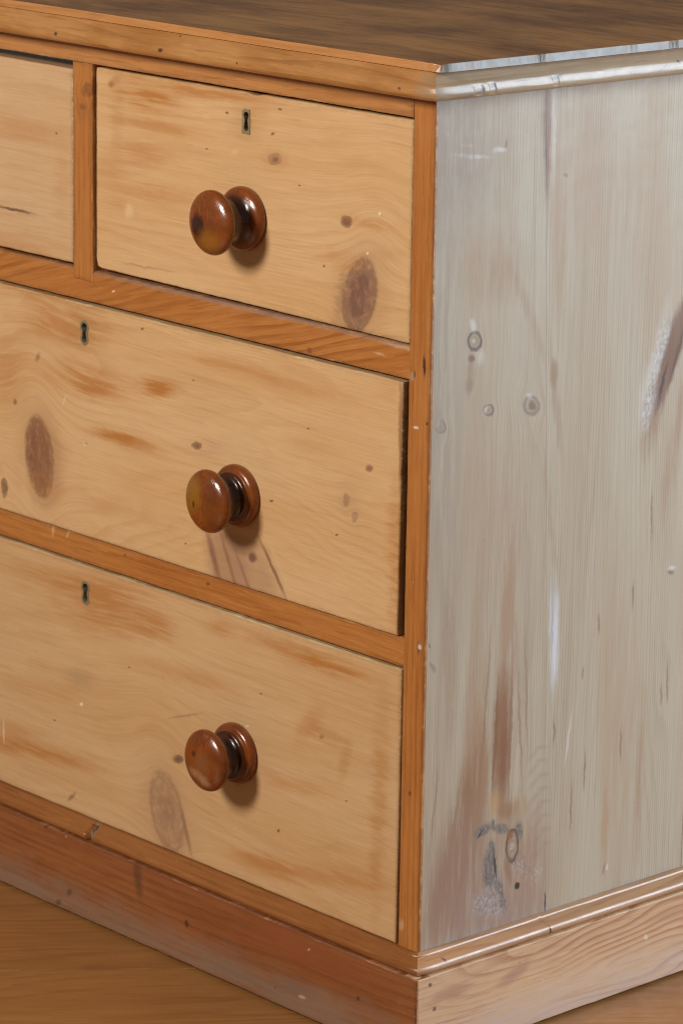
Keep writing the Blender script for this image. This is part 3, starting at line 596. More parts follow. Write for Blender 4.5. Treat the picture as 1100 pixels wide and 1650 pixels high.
FRONT = lambda y: (lambda a, b, n: (a, y - n, b))          # a=x, b=z, out = -y
SIDE = lambda x: (lambda a, b, n: (x + n, a, b))           # a=y, b=z, out = +x
TOPF = lambda z: (lambda a, b, n: (a, b, z + n))           # a=x, b=y, out = +z

def mould_mesh(name, prof, place, s0, s1, mitre0=0, mitre1=0, step=.004, rough=.0002, seed=1.0, dents=(), rnd=.0022):
    """Profile [(t, z)] swept from s0 to s1. place(s, t, z) gives the point; mitre1=+1 lengthens the s1 end by t (45 degree mitre).
    dents: (s, half width, depth, zlo, zhi)."""
    n = max(2, int((s1 - s0) / step)); ss = {s0 + (s1 - s0) * i / n for i in range(n + 1)}
    for d in dents:
        for k in range(-8, 9): ss.add(min(s1, max(s0, d[0] + d[1] * 1.3 * k / 8)))
    if mitre1: ss |= {s1 - k * .0012 for k in range(1, 12)}
    if mitre0: ss |= {s0 + k * .0012 for k in range(1, 12)}
    ss = sorted(ss); M = len(prof); verts = []; faces = []
    for s in ss:
        f = (s - s0) / (s1 - s0)
        for j, (t, z) in enumerate(prof):
            fix = (j in (0, M - 1))
            tt = t + (0 if fix else wob(s, seed + j * .13, rough, 35) - abs(wob(s, seed + j * .4, rough, 170)))
            for on_, dist in ((mitre0, s - s0), (mitre1, s1 - s)):          # corner rounded by a century of knocks
                if on_ and dist < .011 and not fix: tt -= rnd * (1 - dist / .011) ** 2
            zz = z + (0 if fix else wob(s, seed + 9 + j * .05, rough * .7, 30))
            for ds, dw, dd, z0, z1 in dents:
                u = abs(s - ds + (z - z0) * .25) / dw
                if u < 1 and z0 <= z <= z1 and not fix: tt -= dd * (1 - u ** 4)
            sx = s + (mitre1 * tt * f if f > .999 else 0) - (mitre0 * tt if f < .001 else 0)
            if f > .97 and mitre1: sx = s + mitre1 * tt * ((f - .97) / .03)
            if f < .03 and mitre0: sx = s - mitre0 * tt * ((.03 - f) / .03)
            verts.append(place(sx, tt, zz))
    for i in range(len(ss) - 1):
        for j in range(M):
            k = (j + 1) % M
            faces.append((i * M + j, i * M + k, (i + 1) * M + k, (i + 1) * M + j))
    faces.append(tuple(range(M))); faces.append(tuple(reversed(range((len(ss) - 1) * M, len(ss) * M))))
    me = bpy.data.meshes.new(name); me.from_pydata(verts, [], faces)
    bm = bmesh.new(); bm.from_mesh(me); bmesh.ops.recalc_face_normals(bm, faces=bm.faces)
    for f in bm.faces: f.smooth = len(f.verts) == 4
    for e in bm.edges:
        if len(e.link_faces) == 2 and e.calc_face_angle(0) > math.radians(38): e.smooth = False
    bm.to_mesh(me); bm.free()
    return me

def box_mesh(name, x0, x1, y0, y1, z0, z1):
    v = [(x, y, z) for x in (x0, x1) for y in (y0, y1) for z in (z0, z1)]
    f = [(0, 1, 3, 2), (4, 6, 7, 5), (0, 4, 5, 1), (2, 3, 7, 6), (0, 2, 6, 4), (1, 5, 7, 3)]
    me = bpy.data.meshes.new(name); me.from_pydata(v, [], f); return me

def arc(cx, cz, r, t0, t1, n=8, rz=None):
    rz = rz or r
    return [(cx + r * math.cos(math.radians(t0 + (t1 - t0) * i / n)), cz + rz * math.sin(math.radians(t0 + (t1 - t0) * i / n))) for i in range(n + 1)]

# ------------------------------------------------------------------ dimensions (metres)
XC = -0.4392                        # middle of the front
XL = 2 * XC                         # far left corner
DEPTH = 0.48
ST = 0.0247                         # stile width
Z_TOP = 0.8325; Z_RAIL1 = 0.7853; Z2T, Z2B = 0.6047, 0.5771; Z3T, Z3B = 0.3643, 0.3391; Z_PL = 0.0995
D1, D0 = -0.4256, -0.4527           # divider edges

# ------------------------------------------------------------------ floor
floor = link('floor', box_mesh('floor', -2.6, 2.6, -2.6, 2.6, FLOOR_Z - .05, FLOOR_Z - .0025), plain('floor_gap_dark', (.04, .025, .015), .8))
floor['kind'] = 'structure'
ex = Vector((0.61989, 0.78469, 0)).normalized(); ey = Vector((-ex.y, ex.x, 0))
base_d = ey.dot(Vector((-0.3706, -0.1494, 0)))
for i in range(-9, 9):
    w = .205
    me_rect = (-2.3, 2.3, base_d + i * w + .0006, base_d + (i + 1) * w - .0006)
    fm = wood('floor_oak', 'xy', 'x', (.33, .148, .042), (.25, .098, .024), (.165, .060, .014), seed=2.3 + i * 1.7, ring=60, ring_amp=.30, ring_s=(1.2, 7), late_s=.35, fiber_s=.30,
              blotch=(3, 14), blotch_s=.7, rough=(.36, .52), specks=.06, bump=.25, dashes=.3, rect=me_rect, edge=.02, worn=.45)
    me = board_mesh('floor_plank', lambda a, b, n: (a, b, n), me_rect, .002, r=.0006, step=.05, rough=.0001, seed=i)
    o = link('floor_plank', me, fm, None)
    o.matrix_world = Matrix(((ex.x, ey.x, 0, 0), (ex.y, ey.y, 0, 0), (0, 0, 1, FLOOR_Z), (0, 0, 0, 1)))
    o.parent = floor

# ------------------------------------------------------------------ the chest
chest = bpy.data.objects.new('chest_of_drawers', None); C.objects.link(chest)
chest.location = (XC, DEPTH / 2, FLOOR_Z)
PINV['chest_of_drawers'] = Matrix.Translation(-Vector(chest.location))
chest['label'] = 'antique waxed pine chest of drawers with dark turned wooden knobs, standing on the oak floor'
chest['category'] = 'chest of drawers'
bpy.context.view_layer.update()

OL, OM, OT = (.455, .185, .048), (.37, .125, .024), (.22, .062, .010)     # orange waxed rails
def rail_mat(name, axes, grain, rect, seed, **k):
    kw = dict(light=OL, mid=OM, late=OT, ring=110, late_s=.5, blotch_s=.7, fiber_s=.3, rough=(.30, .45), specks=.15, edge=.30, streak=.4, worn=.55)
    kw.update(k)
    return wood(name, axes, grain, seed=seed, feats=feature_hits(FEATURES['frame'], rect), rect=rect, **kw)

# corner stiles: thin facings over the edge of the sides
r = (-ST, 0, Z_PL - .02, .806)
link('stile', board_mesh('stile', FRONT(0), r, .0032, r=.0014, rough=.0003, seed=3), rail_mat('stile_pine', 'xz', 'z', r, 1.1, ring=160, ring_amp=.03, ring_s=(1.0, 12), late_s=.4), chest)
r = (XL, XL + ST, Z_PL - .02, .806)
link('stile', board_mesh('stile', FRONT(0), r, .0032, r=.0014, rough=.0003, seed=4), rail_mat('stile_pine', 'xz', 'z', r, 5.1, ring=160, ring_amp=.03, ring_s=(1.0, 12), late_s=.4), chest)
r = (XL + ST, -ST, Z_RAIL1, .806)
link('rail', board_mesh('rail', FRONT(0), r, .06, r=.0008, seed=5), rail_mat('top_rail_pine', 'xz', 'x', r, 2.2, ring=90, late_s=.25, light=(.48, .225, .075), mid=(.41, .165, .045)), chest)
r = (XL + .007, -.007, Z2B, Z2T + .0002)
link('rail', board_mesh('rail', FRONT(.0006), r, .06, r=.0010, seed=6, rs=(1, 1, 3.2, 1)), rail_mat('middle_rail_pine', 'xz', 'x', r, 3.3, ring=105, ring_amp=.035, ring_s=(4.0, 12), slant=-.27, late_s=.7, fiber_s=.22), chest)
r = (XL + .008, -.008, Z3B, Z3T)
link('rail', board_mesh('rail', FRONT(.0006), r, .06, r=.0012, seed=7), rail_mat('lower_rail_pine', 'xz', 'x', r, 4.4, ring=130, ring_amp=.05, late_s=.4), chest)
r = (D0, D1, Z2T - .0095, Z_RAIL1)
link('divider', board_mesh('divider', FRONT(-.0004), r, .05, r=.0010, seed=8), rail_mat('divider_pine', 'xz', 'z', r, 6.6, ring=150, ring_amp=.04, late_s=.35), chest)

# side boards: front one, middle one, rear one, shrinkage joints between them
SL, SM, SG = (.475, .39, .28), (.42, .305, .195), (.27, .175, .105)
def y_joint(z): return .1219 + (.7975 - z) * (.149 - .1219) / (.7975 - .0994)
sb = [((.0034, .1355, Z_PL - .02, .806), ((0, 0), (y_joint(Z_PL - .02) - .1355, 0), (y_joint(.806) - .1355, 0), (0, 0)), 0.0),
      ((.1355, .318, Z_PL - .02, .806), ((y_joint(Z_PL - .02) - .1355 + .0001, 0), (0, 0), (0, 0), (y_joint(.806) - .1355 + .0001, 0)), -.0002),
      ((.3181, DEPTH, Z_PL - .02, .806), None, 0.0)]
for i, (r, co, off) in enumerate(sb):
    mt = wood('side_pine', 'yz', 'z', SL, SM, SG, seed=1.7 + i * 2.9, ring=130, ring_amp=.14, ring_s=(1.3, 11), late_s=.17, fiber_s=.20, blotch=(2.2, 24), blotch_s=.8,
              feats=feature_hits(FEATURES['side'], (r[0] - .012, r[1] + .012, r[2], r[3])), rect=(r[0], r[1], Z_PL, .806), edge=.0, rough=(.42, .50), spec=.36, specks=.12, bump=.18, streak=.07, dashes=.06, fine=.34)
    link('side_board', board_mesh('side_board', SIDE(off - .0005), r, (.018), r=.00025, rough=.00002, seed=11 + i, corners=co), mt, chest)
mt = wood('far_side_pine', 'yz', 'z', SL, SM, SG, seed=9.0)
link('side_board', board_mesh('side_board', lambda a, b, n: (XL - n, a, b), (.0034, DEPTH, Z_PL - .02, .806), .018, seed=21), mt, chest)
link('back_panel', box_mesh('back_panel', XL + .019, -.021, DEPTH - .012, DEPTH - .002, .03, .80), plain('back_pine', (.30, .2, .12), .7), chest)

# top board and its moulding
TS, TF = .019, .0145
mt = wood('top_pine', 'xy', 'x', (.38, .165, .042), (.120, .038, .007), (.05, .015, .003), seed=4.2, ring=45, ring_amp=.25, late_s=.35, fiber_s=.14, blotch=(6, 14), blotch_s=.95, streak=.40, dashes=.2, rough=(.24, .34), spec=.2, specks=.2, bump=.05)
EDGE_L = (.42, .19, .065)
top = link('top_board', board_mesh('top_board', TOPF(Z_TOP), (XL - TS, TS, -TF, DEPTH + .004), .0066, r=.0008, step=.003, rough=.00035, seed=31,
      chips=((TS, .094, .004, .0016), (TS, .2465, .005, .0022), (TS, .2, .003, .001), (TS, -TF, .010, .0040), (TS - .014, -TF, .008, .0012))), mt, chest)
mt2 = wood('top_edge_pine', 'xz', 'x', (.50, .235, .08), (.42, .17, .05), (.26, .10, .025), seed=6.2, specks=.6, rough=(.3, .45))
mt3 = wood('top_end_grain', 'yz', 'y', (.215, .18, .145), (.19, .155, .12), (.14, .11, .085), seed=8.2, specks=.3, dashes=.08, late_s=.06, blotch_s=.25, fiber_s=.10, bump=.12, rough=(.40, .48), ring=300, feats=[
    ('mix', .0937, .829, .0006, .006, 0, .4, (.05, .04, .035), .9), ('mix', .2463, .829, .0007, .006, 0, .5, (.06, .05, .045), .9), ('mix', .1905, .829, .0004, .006, 0, .5, (.10, .09, .08), .3),
    ('mix', .016, .829, .006, .005, 0, .8, (.22, .12, .07), .8), ('mix', .223, .829, .0004, .006, 0, .5, (.14, .12, .1), .3)])
top.data.materials.append(mt2); top.data.materials.append(mt3)
for v in top.data.vertices:                     # the long-worn end leans back a little at its upper edge
    if v.co.x > TS - .003 and v.co.z < Z_TOP - .004: v.co.x += .0007
for p in top.data.polygons:
    if p.normal.y < -.7: p.material_index = 1
    elif p.normal.x > .7: p.material_index = 2

corn = [(-.004, .8259), (.0122, .8259), (.0128, .8250), (.0134, .8236), (.0146, .8220), (.0163, .8200), (.0182, .8178)] + arc(.0155, .8090, .0065, 45, 0, 8, .0095) + arc(.0175, .8090, .0045, -12, -75, 6, .0052) + [(.0165, .8036), (-.004, .8034)]
cf = wood('cornice_front_pine', 'xz', 'x', (.45, .22, .075), (.34, .145, .038), (.22, .075, .016), seed=7.4, ring=120, ring_amp=.08, late_s=.4, blotch=(14, 40), blotch_s=.9, rough=(.24, .38), specks=.9, bump=.3,
          feats=[('mix', -.307, .811, .0030, .0016, 0, .5, (.05, .02, .015), .9), ('mix', -.449, .8105, .0022, .0016, 0, .5, (.05, .03, .03), .9), ('mix', -.018, .8105, .002, .0012, 0, .5, (.08, .04, .03), .8),
                 ('mix', -.21, .8095, .0013, .001, 0, .5, (.06, .02, .015), .9), ('mix', .010, .815, .010, .010, 0, .8, (.30, .21, .13), .7)])
link('cornice_moulding', mould_mesh('cornice_moulding', corn, lambda s, t, z: (s, -t, z), XL, 0.0, 1, 1, seed=1.3, rough=.0002), cf, chest)
cs_ = wood('cornice_side_pine', 'yz', 'y', (.42, .305, .195), (.36, .235, .13), (.25, .145, .07), seed=8.1, ring=120, ring_amp=.06, late_s=.45, rough=(.36, .44), specks=.5, bump=.07, coat=.25,
          feats=[('mix', .026, .8100, .0055, .0016, .2, .5, (.035, .03, .03), .9), ('mix', .0405, .8122, .0032, .0018, .2, .5, (.06, .05, .05), .85), ('mix', .110, .8135, .007, .0016, .15, .6, (.12, .09, .08), .8),
                 ('mix', .194, .8105, .0015, .001, 0, .5, (.12, .1, .1), .8), ('mix', .252, .8150, .002, .0012, 0, .5, (.10, .07, .06), .8), ('mix', .232, .811, .007, .0004, .5, .5, (.10, .09, .09), .8),
                 ('mix', .012, .808, .016, .006, 0, .7, (.25, .15, .09), .7), ('mix', .005, .815, .008, .010, 0, .8, (.30, .19, .10), .7)])
link('cornice_moulding', mould_mesh('cornice_moulding', corn, lambda s, t, z: (t, s, z), 0.0, DEPTH, 1, 0, seed=2.3, rough=.00013,
     dents=((.026, .006, .0005, .806, .814), (.041, .004, .0004, .806, .815), (.110, .004, .0003, .807, .815))), cs_, chest)
link('cornice_moulding', mould_mesh('cornice_moulding', corn, lambda s, t, z: (XL - t, s, z), 0.0, DEPTH, 1, 0, seed=3.3, step=.02), cs_, chest)

# plinth: board with a moulded bead planted on top of it
PT = .019
PB = FLOOR_Z + .0022
pm = [(-.004, .1008), (.0036, .1008), (.0050, .1003), (.0058, .0994), (.0060, .0984), (.0070, .0980), (.0092, .0966), (.0116, .0948)] + arc(.0118, .0906, .0046, 62, -50, 8, .0046) + [(.0140, .0868), (.0130, .0862), (-.004, .0862)]
PFL, PFM, PFD = (.28, .098, .030), (.21, .066, .019), (.11, .031, .009)
r = (XL - PT, PT - .0008, PB, .0866)
pf = wood('plinth_front_pine', 'xz', 'x', PFL, PFM, PFD, seed=3.9, ring=110, ring_amp=.08, late_s=.4, blotch=(4, 22), blotch_s=.8, feats=feature_hits(FEATURES['plinth_front'], None), rect=(XL - PT, PT - .0008, PB, .0866), edge=.25,
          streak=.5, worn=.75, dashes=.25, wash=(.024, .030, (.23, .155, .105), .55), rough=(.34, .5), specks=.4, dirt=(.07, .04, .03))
link('plinth_board', board_mesh('plinth_board', FRONT(-PT), r, .016, r=.0014, rough=.0004, seed=41), pf, chest)
mf = wood('plinth_mould_front_pine', 'xz', 'x', (.29, .11, .030), (.22, .073, .018), (.12, .035, .009), seed=2.9, ring=150, late_s=.4, rough=(.22, .36), specks=.5,
          feats=[('smooth', -.4135, .0925, .0042, .009, .25, .4, (.20, .17, .15), .9), ('smooth', -.4165, .0925, .0012, .008, .25, .5, (.03, .02, .015), .8)])
link('plinth_moulding', mould_mesh('plinth_moulding', pm, lambda s, t, z: (s, -t, z), XL, 0.0, 1, 1, seed=4.3, rough=.0002, dents=((-.4135, .0046, .0065, .086, .0990),)), mf, chest)
r = (-PT + .0017, DEPTH, PB, .0866)
ps = wood('plinth_side_pine', 'yz', 'y', (.61, .37, .20), (.55, .295, .14), (.35, .14, .06), seed=5.7, ring=105, ring_amp=.16, ring_s=(3.0, 10), late_s=.85, fiber_s=.2, blotch=(3, 14), blotch_s=.5, feats=FEATURES['plinth_side'],
          rect=(-PT, DEPTH, PB, .0866), edge=.05, worn=.5, wash=(.018, .020, (.54, .42, .36), .45), rough=(.34, .48), specks=.35)
link('plinth_board', board_mesh('plinth_board', SIDE(PT), r, .016, r=.0010, rough=.0003, seed=42), ps, chest)
ms = wood('plinth_mould_side_pine', 'yz', 'y', (.46, .245, .115), (.40, .185, .075), (.26, .10, .035), seed=3.9, ring=150, late_s=.4, rough=(.30, .40), specks=.5, coat=.25, bump=.12,
          feats=[('mix', .139, .090, .0006, .006, .3, .5, (.15, .07, .03), .7), ('mix', .017, .0945, .0016, .0012, 0, .5, (.1, .04, .02), .8)])
link('plinth_moulding', mould_mesh('plinth_moulding', pm, lambda s, t, z: (t, s, z), 0.0, DEPTH, 1, 0, seed=5.3, rough=.00012, dents=((.139, .0008, .0006, .086, .0995),)), ms, chest)
link('plinth_moulding', mould_mesh('plinth_moulding', pm, lambda s, t, z: (XL - t, s, z), 0.0, DEPTH, 1, 0, seed=6.3, step=.02), ms, chest)
link('plinth_board', board_mesh('plinth_board', lambda a, b, n: (XL - PT - n, a, b), (-PT + .0163, DEPTH, PB, .0866), .016, seed=43), ps, chest)
link('base_block', box_mesh('base_block', XL + .03, -.03, .03, DEPTH - .03, FLOOR_Z, .03), plain('base_pine', (.12, .07, .04), .8), chest)

# ------------------------------------------------------------------ drawers
HL, HM, HT = (.63, .405, .205), (.57, .34, .148), (.38, .165, .055)
brass = plain('aged_brass', (.36, .31, .19), .42, .55, .4)
black = plain('keyhole_black', (.008, .007, .006), .8, 0, .2)

def keyhole_outline(cx, cz, hw, hh, waist, n=14):
    """Closed keyhole outline: a round head above, a narrower flared tail below."""
    pts = []
    rh = hw; top = cz + hh - rh
    for i in range(n + 1):
        t = math.radians(-40 + 260 * i / n); pts.append((cx + rh * math.cos(t), top + rh * math.sin(t)))
    rl = hw * .92; bot = cz - hh + rl
    zc = cz + (top - cz) * .1
    pts.append((cx - waist, zc))
    for i in range(n + 1):
        t = math.radians(150 + 240 * i / n); pts.append((cx + rl * math.cos(t), bot + rl * math.sin(t)))
    pts.append((cx + waist, zc))
    return pts

def inset(pts, cx, cz, e):
    out = []; N = len(pts)
    for i in range(N):
        p, q, w = Vector(pts[i - 1]), Vector(pts[(i + 1) % N]), Vector(pts[i])
        t = (q - p).normalized(); nrm = Vector((-t.y, t.x)); out.append(tuple(w + nrm * e))
    return out

def ring_prism(name, o, i, y0, y1, mat, parent):
    N = len(o); v = []
    for pts, y in ((o, y1), (o, y0), (i, y0), (i, y1)): v += [(p[0], y, p[1]) for p in pts]
    f = []
    for j in range(4):
        for k in range(N):
            l = (k + 1) % N; jj = (j + 1) % 4
            f.append((j * N + k, j * N + l, jj * N + l, jj * N + k))
    me = bpy.data.meshes.new(name); me.from_pydata(v, [], f)
    bm = bmesh.new(); bm.from_mesh(me); bmesh.ops.recalc_face_normals(bm, faces=bm.faces); bm.to_mesh(me); bm.free()
    return link(name, me, mat, parent)

def cut(me, pts, y0, y1):
    """Saw the keyhole through the drawer front."""
    v = [(p[0], y, p[1]) for y in (y0, y1) for p in pts]; N = len(pts)
    f = [tuple(range(N)), tuple(reversed(range(N, 2 * N)))] + [(k, (k + 1) % N, N + (k + 1) % N, N + k) for k in range(N)]
    cm = bpy.data.meshes.new('cutter'); cm.from_pydata(v, [], f)
    bm = bmesh.new(); bm.from_mesh(cm); bmesh.ops.recalc_face_normals(bm, faces=bm.faces); bm.to_mesh(cm); bm.free()
    a = bpy.data.objects.new('a', me); b = bpy.data.objects.new('b', cm); C.objects.link(a); C.objects.link(b)
    md = a.modifiers.new('b', 'BOOLEAN'); md.object = b; md.operation = 'DIFFERENCE'; md.solver = 'EXACT'
    dg = bpy.context.evaluated_depsgraph_get(); new = bpy.data.meshes.new_from_object(a.evaluated_get(dg))
    bpy.data.objects.remove(a); bpy.data.objects.remove(b); bpy.data.meshes.remove(cm)
    return new

def knob_mat(name, base, dark, seed, extra):
    g = G(name)
    p = g.vm('ADD', g.P, (seed, seed * 2, 0))
    w = g.noise(p, 30, 3, .5)
    rr = g.m('FRACT', g.add(g.mul(g.vm('LENGTH', g.vm('MULTIPLY', g.P, (420, 150, 60))), 2.6), g.mul(w, 7.0)))
    ln = g.mul(g.ss(rr, .3, .9), g.ss(rr, .9, 1.0, 1.0, 0.0))
    bl = g.ss(g.noise(p, 55, 4, .6), .35, .68)
    col = g.mix(bl, base, tuple(c * .62 for c in base)); col = g.mix(g.mul(ln, .4), col, dark)
    nick = g.ss(g.noise(p, 260, 3, .7), .62, .72); col = g.mix(g.mul(nick, .45), col, dark)
    brk = g.sub(g.noise(g.P, 300, 4, .65), .5)
    for loc, rad, soft, c, st in extra:
        n = g.t.nodes.new('ShaderNodeMapping'); n.vector_type = 'TEXTURE'; g.put(n.inputs[0], g.P); n.inputs[1].default_value = loc; n.inputs[3].default_value = rad
        d = g.vm('LENGTH', n.outputs[0]); mk = g.ss(g.add(d, g.mul(brk, .8)), 1 - soft, 1 + soft, 1.0, 0.0)
        col = g.mix(g.mul(mk, st), col, c)
    # shade in the turned neck hollow put into the colour, with old polish
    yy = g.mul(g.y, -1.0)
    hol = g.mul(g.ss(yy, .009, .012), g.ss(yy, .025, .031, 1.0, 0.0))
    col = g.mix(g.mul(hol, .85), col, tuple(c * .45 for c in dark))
    g.put(g.bsdf.inputs['Base Color'], col)
    g.put(g.bsdf.inputs['Roughness'], g.add(.13, g.mul(g.ss(g.noise(p, 120, 5, .65), .35, .7), .20)))
    g.bsdf.inputs['Coat Weight'].default_value = .35; g.bsdf.inputs['Coat Roughness'].default_value = .10
    bp = g.t.nodes.new('ShaderNodeBump'); bp.inputs['Strength'].default_value = .12; bp.inputs['Distance'].default_value = .0005
    g.put(bp.inputs['Height'], g.add(ln, g.noise(p, 120, 3, .6))); g.t.links.new(bp.outputs[0], g.bsdf.inputs['Normal'])
    return g.mat

PLAIN_ROSE = [(0, 0), (.0262, 0), (.0270, .0018), (.0271, .0042), (.0264, .0066), (.0248, .0084), (.0222, .0098), (.0196, .0110), (.0172, .0128), (.0152, .0155), (.0142, .0190)]
BEAD_ROSE = [(0, 0), (.0262, 0), (.0270, .0018), (.0271, .0040), (.0265, .0062), (.0250, .0078), (.0232, .0087), (.0214, .0088), (.0213, .0098), (.0217, .0110), (.0212, .0122), (.0200, .0129), (.0182, .0133), (.0164, .0148), (.0150, .0170), (.0142, .0195)]
HEAD = [(.0140, .0225), (.0146, .0255), (.0165, .0280), (.0198, .0298), (.0235, .0312), (.0260, .0328), (.0271, .0350), (.0270, .0372), (.0258, .0394), (.0236, .0412), (.0205, .0428), (.0165, .0440), (.0115, .0448), (.0060, .0452), (0, .0453)]

def knob_mesh(rose, s=1.0, seg=64, back=0.0):
    prof = rose + [(r, d - back) for r, d in HEAD]
    # smooth the profile by one subdivision
    p2 = [prof[0]]
    for p, q in zip(prof, prof[1:]): p2 += [((p[0] * .75 + q[0] * .25), (p[1] * .75 + q[1] * .25)), ((p[0] * .25 + q[0] * .75), (p[1] * .25 + q[1] * .75))]
    p2.append(prof[-1]); p2 = [p for p in p2 if p[0] > 1e-5]
    v = []; f = []; M = len(p2)
    for k in range(seg):
        t = 2 * math.pi * k / seg
        for r, d in p2: v.append((r * s * math.cos(t), -d * s, r * s * math.sin(t)))
    for k in range(seg):
        l = (k + 1) % seg
        for j in range(M - 1): f.append((k * M + j, k * M + j + 1, l * M + j + 1, l * M + j))
    f.append(tuple(k * M for k in range(seg))); f.append(tuple(k * M + M - 1 for k in range(seg)))
    me = bpy.data.meshes.new('knob'); me.from_pydata(v, [], f)
    bm = bmesh.new(); bm.from_mesh(me); bmesh.ops.recalc_face_normals(bm, faces=bm.faces)
    for fc in bm.faces: fc.smooth = True
    bm.to_mesh(me); bm.free(); return me

DRAWER_LABEL = {'drawer_a': 'short top drawer with a large oval knot near its lower right corner', 'drawer_b': 'short top drawer at the left with a thin dark crack in its face',
                'drawer_c': 'long middle drawer with a dark oval knot and a feathered figure under its right knob', 'drawer_d': 'long bottom drawer with a faint oval knot beside its right knob'}
def drawer(rect, y, key, feats_key, knobs, seed, keyshape, corners=None, chips=(), tilt=0.0, **k):
    me = board_mesh('drawer', (lambda a, b, n: (a, y - n + tilt * (a - rect[0]), b)), rect, .019, r=.0016, rough=.0003, seed=seed, corners=corners, chips=chips)
    kx, kz = key
    if keyshape == 'plate':
        o = [(kx - .0052, kz - .0102), (kx + .0048, kz - .0104), (kx + .0052, kz - .0002), (kx + .0046, kz + .0102), (kx - .0026, kz + .0106), (kx - .0050, kz + .0082)]
        o = [(p[0], p[1]) for p in o]
        i0 = keyhole_outline(kx + .0002, kz + .0002, .0030, .0080, .0017)
    else:
        o = keyhole_outline(kx, kz, .0062, .0112, .0046); i0 = inset(o, kx, kz, .0022)
    me = cut(me, i0 if keyshape == 'plate' else inset(o, kx, kz, .0012), y - .01, y + .03)
    kw = dict(light=HL, mid=HM, late=HT, ring=75, ring_amp=.16, ring_s=(1.4, 8), late_s=.17, fiber_s=.19, streak=.16, dashes=.16, fine=.07, blotch=(4, 20), worn=.5, blotch_s=.75, rough=(.34, .48), specks=.12, edge=.22, bump=.2)
    kw.update(k)
    mt = wood('drawer_pine', 'xz', 'x', seed=seed, feats=FEATURES.get(feats_key, []), rect=rect, **kw)
    d = link('drawer', me, mt, chest); d['label'] = DRAWER_LABEL[feats_key]
    yf = y + tilt * (kx - rect[0])
    if keyshape == 'plate':
        # brass plate let into the wood, pierced by the keyhole
        N = len(i0); bm = bmesh.new()
        vo = [bm.verts.new((p[0], yf - .0005, p[1])) for p in o]; vi = [bm.verts.new((p[0], yf - .0005, p[1])) for p in i0]
        es = [bm.edges.new((vo[j], vo[(j + 1) % len(vo)])) for j in range(len(vo))] + [bm.edges.new((vi[j], vi[(j + 1) % N])) for j in range(N)]
        bmesh.ops.triangle_fill(bm, use_beauty=True, edges=es)
        ext = bmesh.ops.extrude_face_region(bm, geom=bm.faces[:])
        bmesh.ops.translate(bm, vec=(0, .006, 0), verts=[g_ for g_ in ext['geom'] if isinstance(g_, bmesh.types.BMVert)])
        bmesh.ops.recalc_face_normals(bm, faces=bm.faces)
        pm_ = bpy.data.meshes.new('keyhole_plate'); bm.to_mesh(pm_); bm.free()
        link('keyhole_plate', pm_, brass, d)
    else:
        ring_prism('keyhole_rim', o, inset(o, kx, kz, .0023), yf - .0004, yf + .006, brass, d)
    link('keyhole_backing', box_mesh('keyhole_backing', kx - .02, kx + .02, y + .0205, y + .027, kz - .03, kz + .02), black, d)  # near-black backing that paints the dark drawer interior behind the keyhole
    pin = knob_mesh([(0, 0), (.0009, 0)], 1, 8) if False else None
    bm = bmesh.new(); bmesh.ops.create_cone(bm, cap_ends=True, segments=10, radius1=.0011, radius2=.0009, depth=.018, matrix=Matrix.Translation((kx + .0006, yf + .0125, kz - .0062)) @ Matrix.Rotation(math.pi / 2, 4, 'X'))
    pmesh = bpy.data.meshes.new('lock_pin'); bm.to_mesh(pmesh); bm.free(); link('lock_pin', pmesh, brass, d)
    for (nx, nz, mesh, mat, rot) in knobs:
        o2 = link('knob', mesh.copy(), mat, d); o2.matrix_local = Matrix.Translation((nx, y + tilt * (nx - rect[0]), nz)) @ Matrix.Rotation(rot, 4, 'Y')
    return d

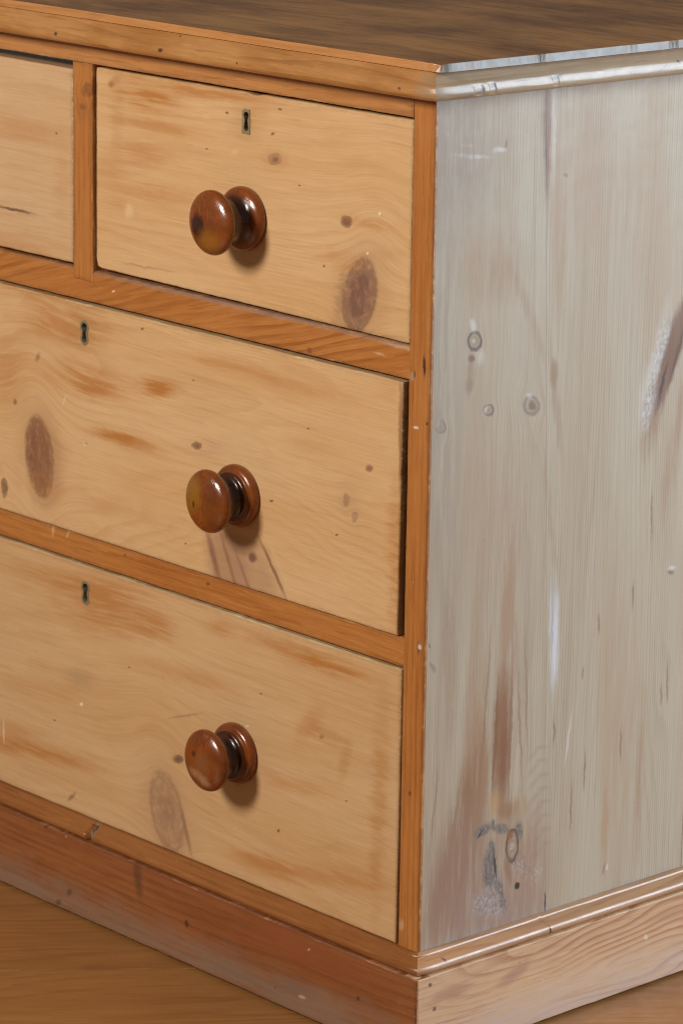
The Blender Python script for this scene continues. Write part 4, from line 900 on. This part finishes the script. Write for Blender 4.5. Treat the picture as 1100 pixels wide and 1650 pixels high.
kA = knob_mat('knob_oak', (.25, .064, .010), (.055, .012, .003), .3, [((-.0085, -.043, -.003), (.0095, .009, .0100), .3, (.030, .008, .006), .92), ((.004, -.04, -.014), (.012, .01, .010), .6, (.26, .11, .016), .7)])
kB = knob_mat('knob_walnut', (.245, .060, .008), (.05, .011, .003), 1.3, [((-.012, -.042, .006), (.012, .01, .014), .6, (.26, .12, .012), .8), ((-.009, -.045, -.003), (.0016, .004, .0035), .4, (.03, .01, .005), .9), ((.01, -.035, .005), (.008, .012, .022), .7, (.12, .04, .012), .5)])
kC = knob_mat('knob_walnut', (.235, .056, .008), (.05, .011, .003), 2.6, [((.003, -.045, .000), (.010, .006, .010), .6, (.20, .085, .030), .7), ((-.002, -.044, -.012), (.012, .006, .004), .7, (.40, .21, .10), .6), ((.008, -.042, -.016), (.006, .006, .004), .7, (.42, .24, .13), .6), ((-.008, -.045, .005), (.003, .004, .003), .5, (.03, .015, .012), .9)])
mA, mB, mC = knob_mesh(PLAIN_ROSE, back=.0004), knob_mesh(BEAD_ROSE, back=.0022), knob_mesh(BEAD_ROSE, back=.0022)

drawer((D1 + .0010, -ST - .0008, Z2T + .0022, Z_RAIL1 - .0012), .0026, (-.2252, .7590), 'drawer_a', [(-.2253, .6789, mA, kA, 0)], 1.9, 'plate',
       corners=((.0, .0015), (0, -.0012), (0, -.0008), (.0005, -.0012)), chips=((D1, Z2T + .003, .008, .0018), (-.216, Z_RAIL1 - .001, .008, .0018), (D1, Z_RAIL1 - .001, .004, .0008)), tilt=-.004)
drawer((XL + ST + .001, D0 - .0024, Z2T + .0020, Z_RAIL1 - .0052), .0010, (2 * XC + .2252, .7590), 'drawer_b', [(2 * XC + .2253, .6789, mA, kA, .4)], 2.7, 'rim',
       corners=((0, 0), (0, .001), (.001, -.0020), (0, 0)), chips=((D0 - .0024, .7705, .0022, .0012), (D0 - .0024, .75, .003, .0009), (D0 - .0024, .72, .003, .0006)), light=(.58, .385, .215), mid=(.54, .325, .155))
drawer((XL + ST + .001, -ST - .0042, Z3T + .0005, Z2B - .0022), -.0022, (-.4350, .5492), 'drawer_c', [(-.2258, .4438, mB, kB, 0), (2 * XC + .2258, .4438, mB, kB, 1.0)], 3.4, 'rim',
       corners=((0, 0), (-.0014, 0), (.0004, 0), (0, 0)), chips=((-ST - .003, .50, .006, .0007), (-ST - .003, .42, .01, .0006)), ring=70, ring_amp=.26, ring_s=(2.4, 8), late_s=.20)
drawer((XL + ST + .001, -ST - .0006, Z_PL + .0016, Z3B - .0016), -.0012, (-.4362, .3121), 'drawer_d', [(-.2274, .2157, mB, kC, .15), (2 * XC + .2274, .2157, mB, kC, 1.7)], 5.2, 'rim',
       corners=((0, 0), (-.0010, 0), (.0004, 0), (0, 0)), light=(.585, .38, .195), mid=(.535, .32, .145), ring=55, ring_amp=.30, late_s=.16)

for o in list(S.objects):      # plain tidy-up: every part sits in the chest's own frame
    pass
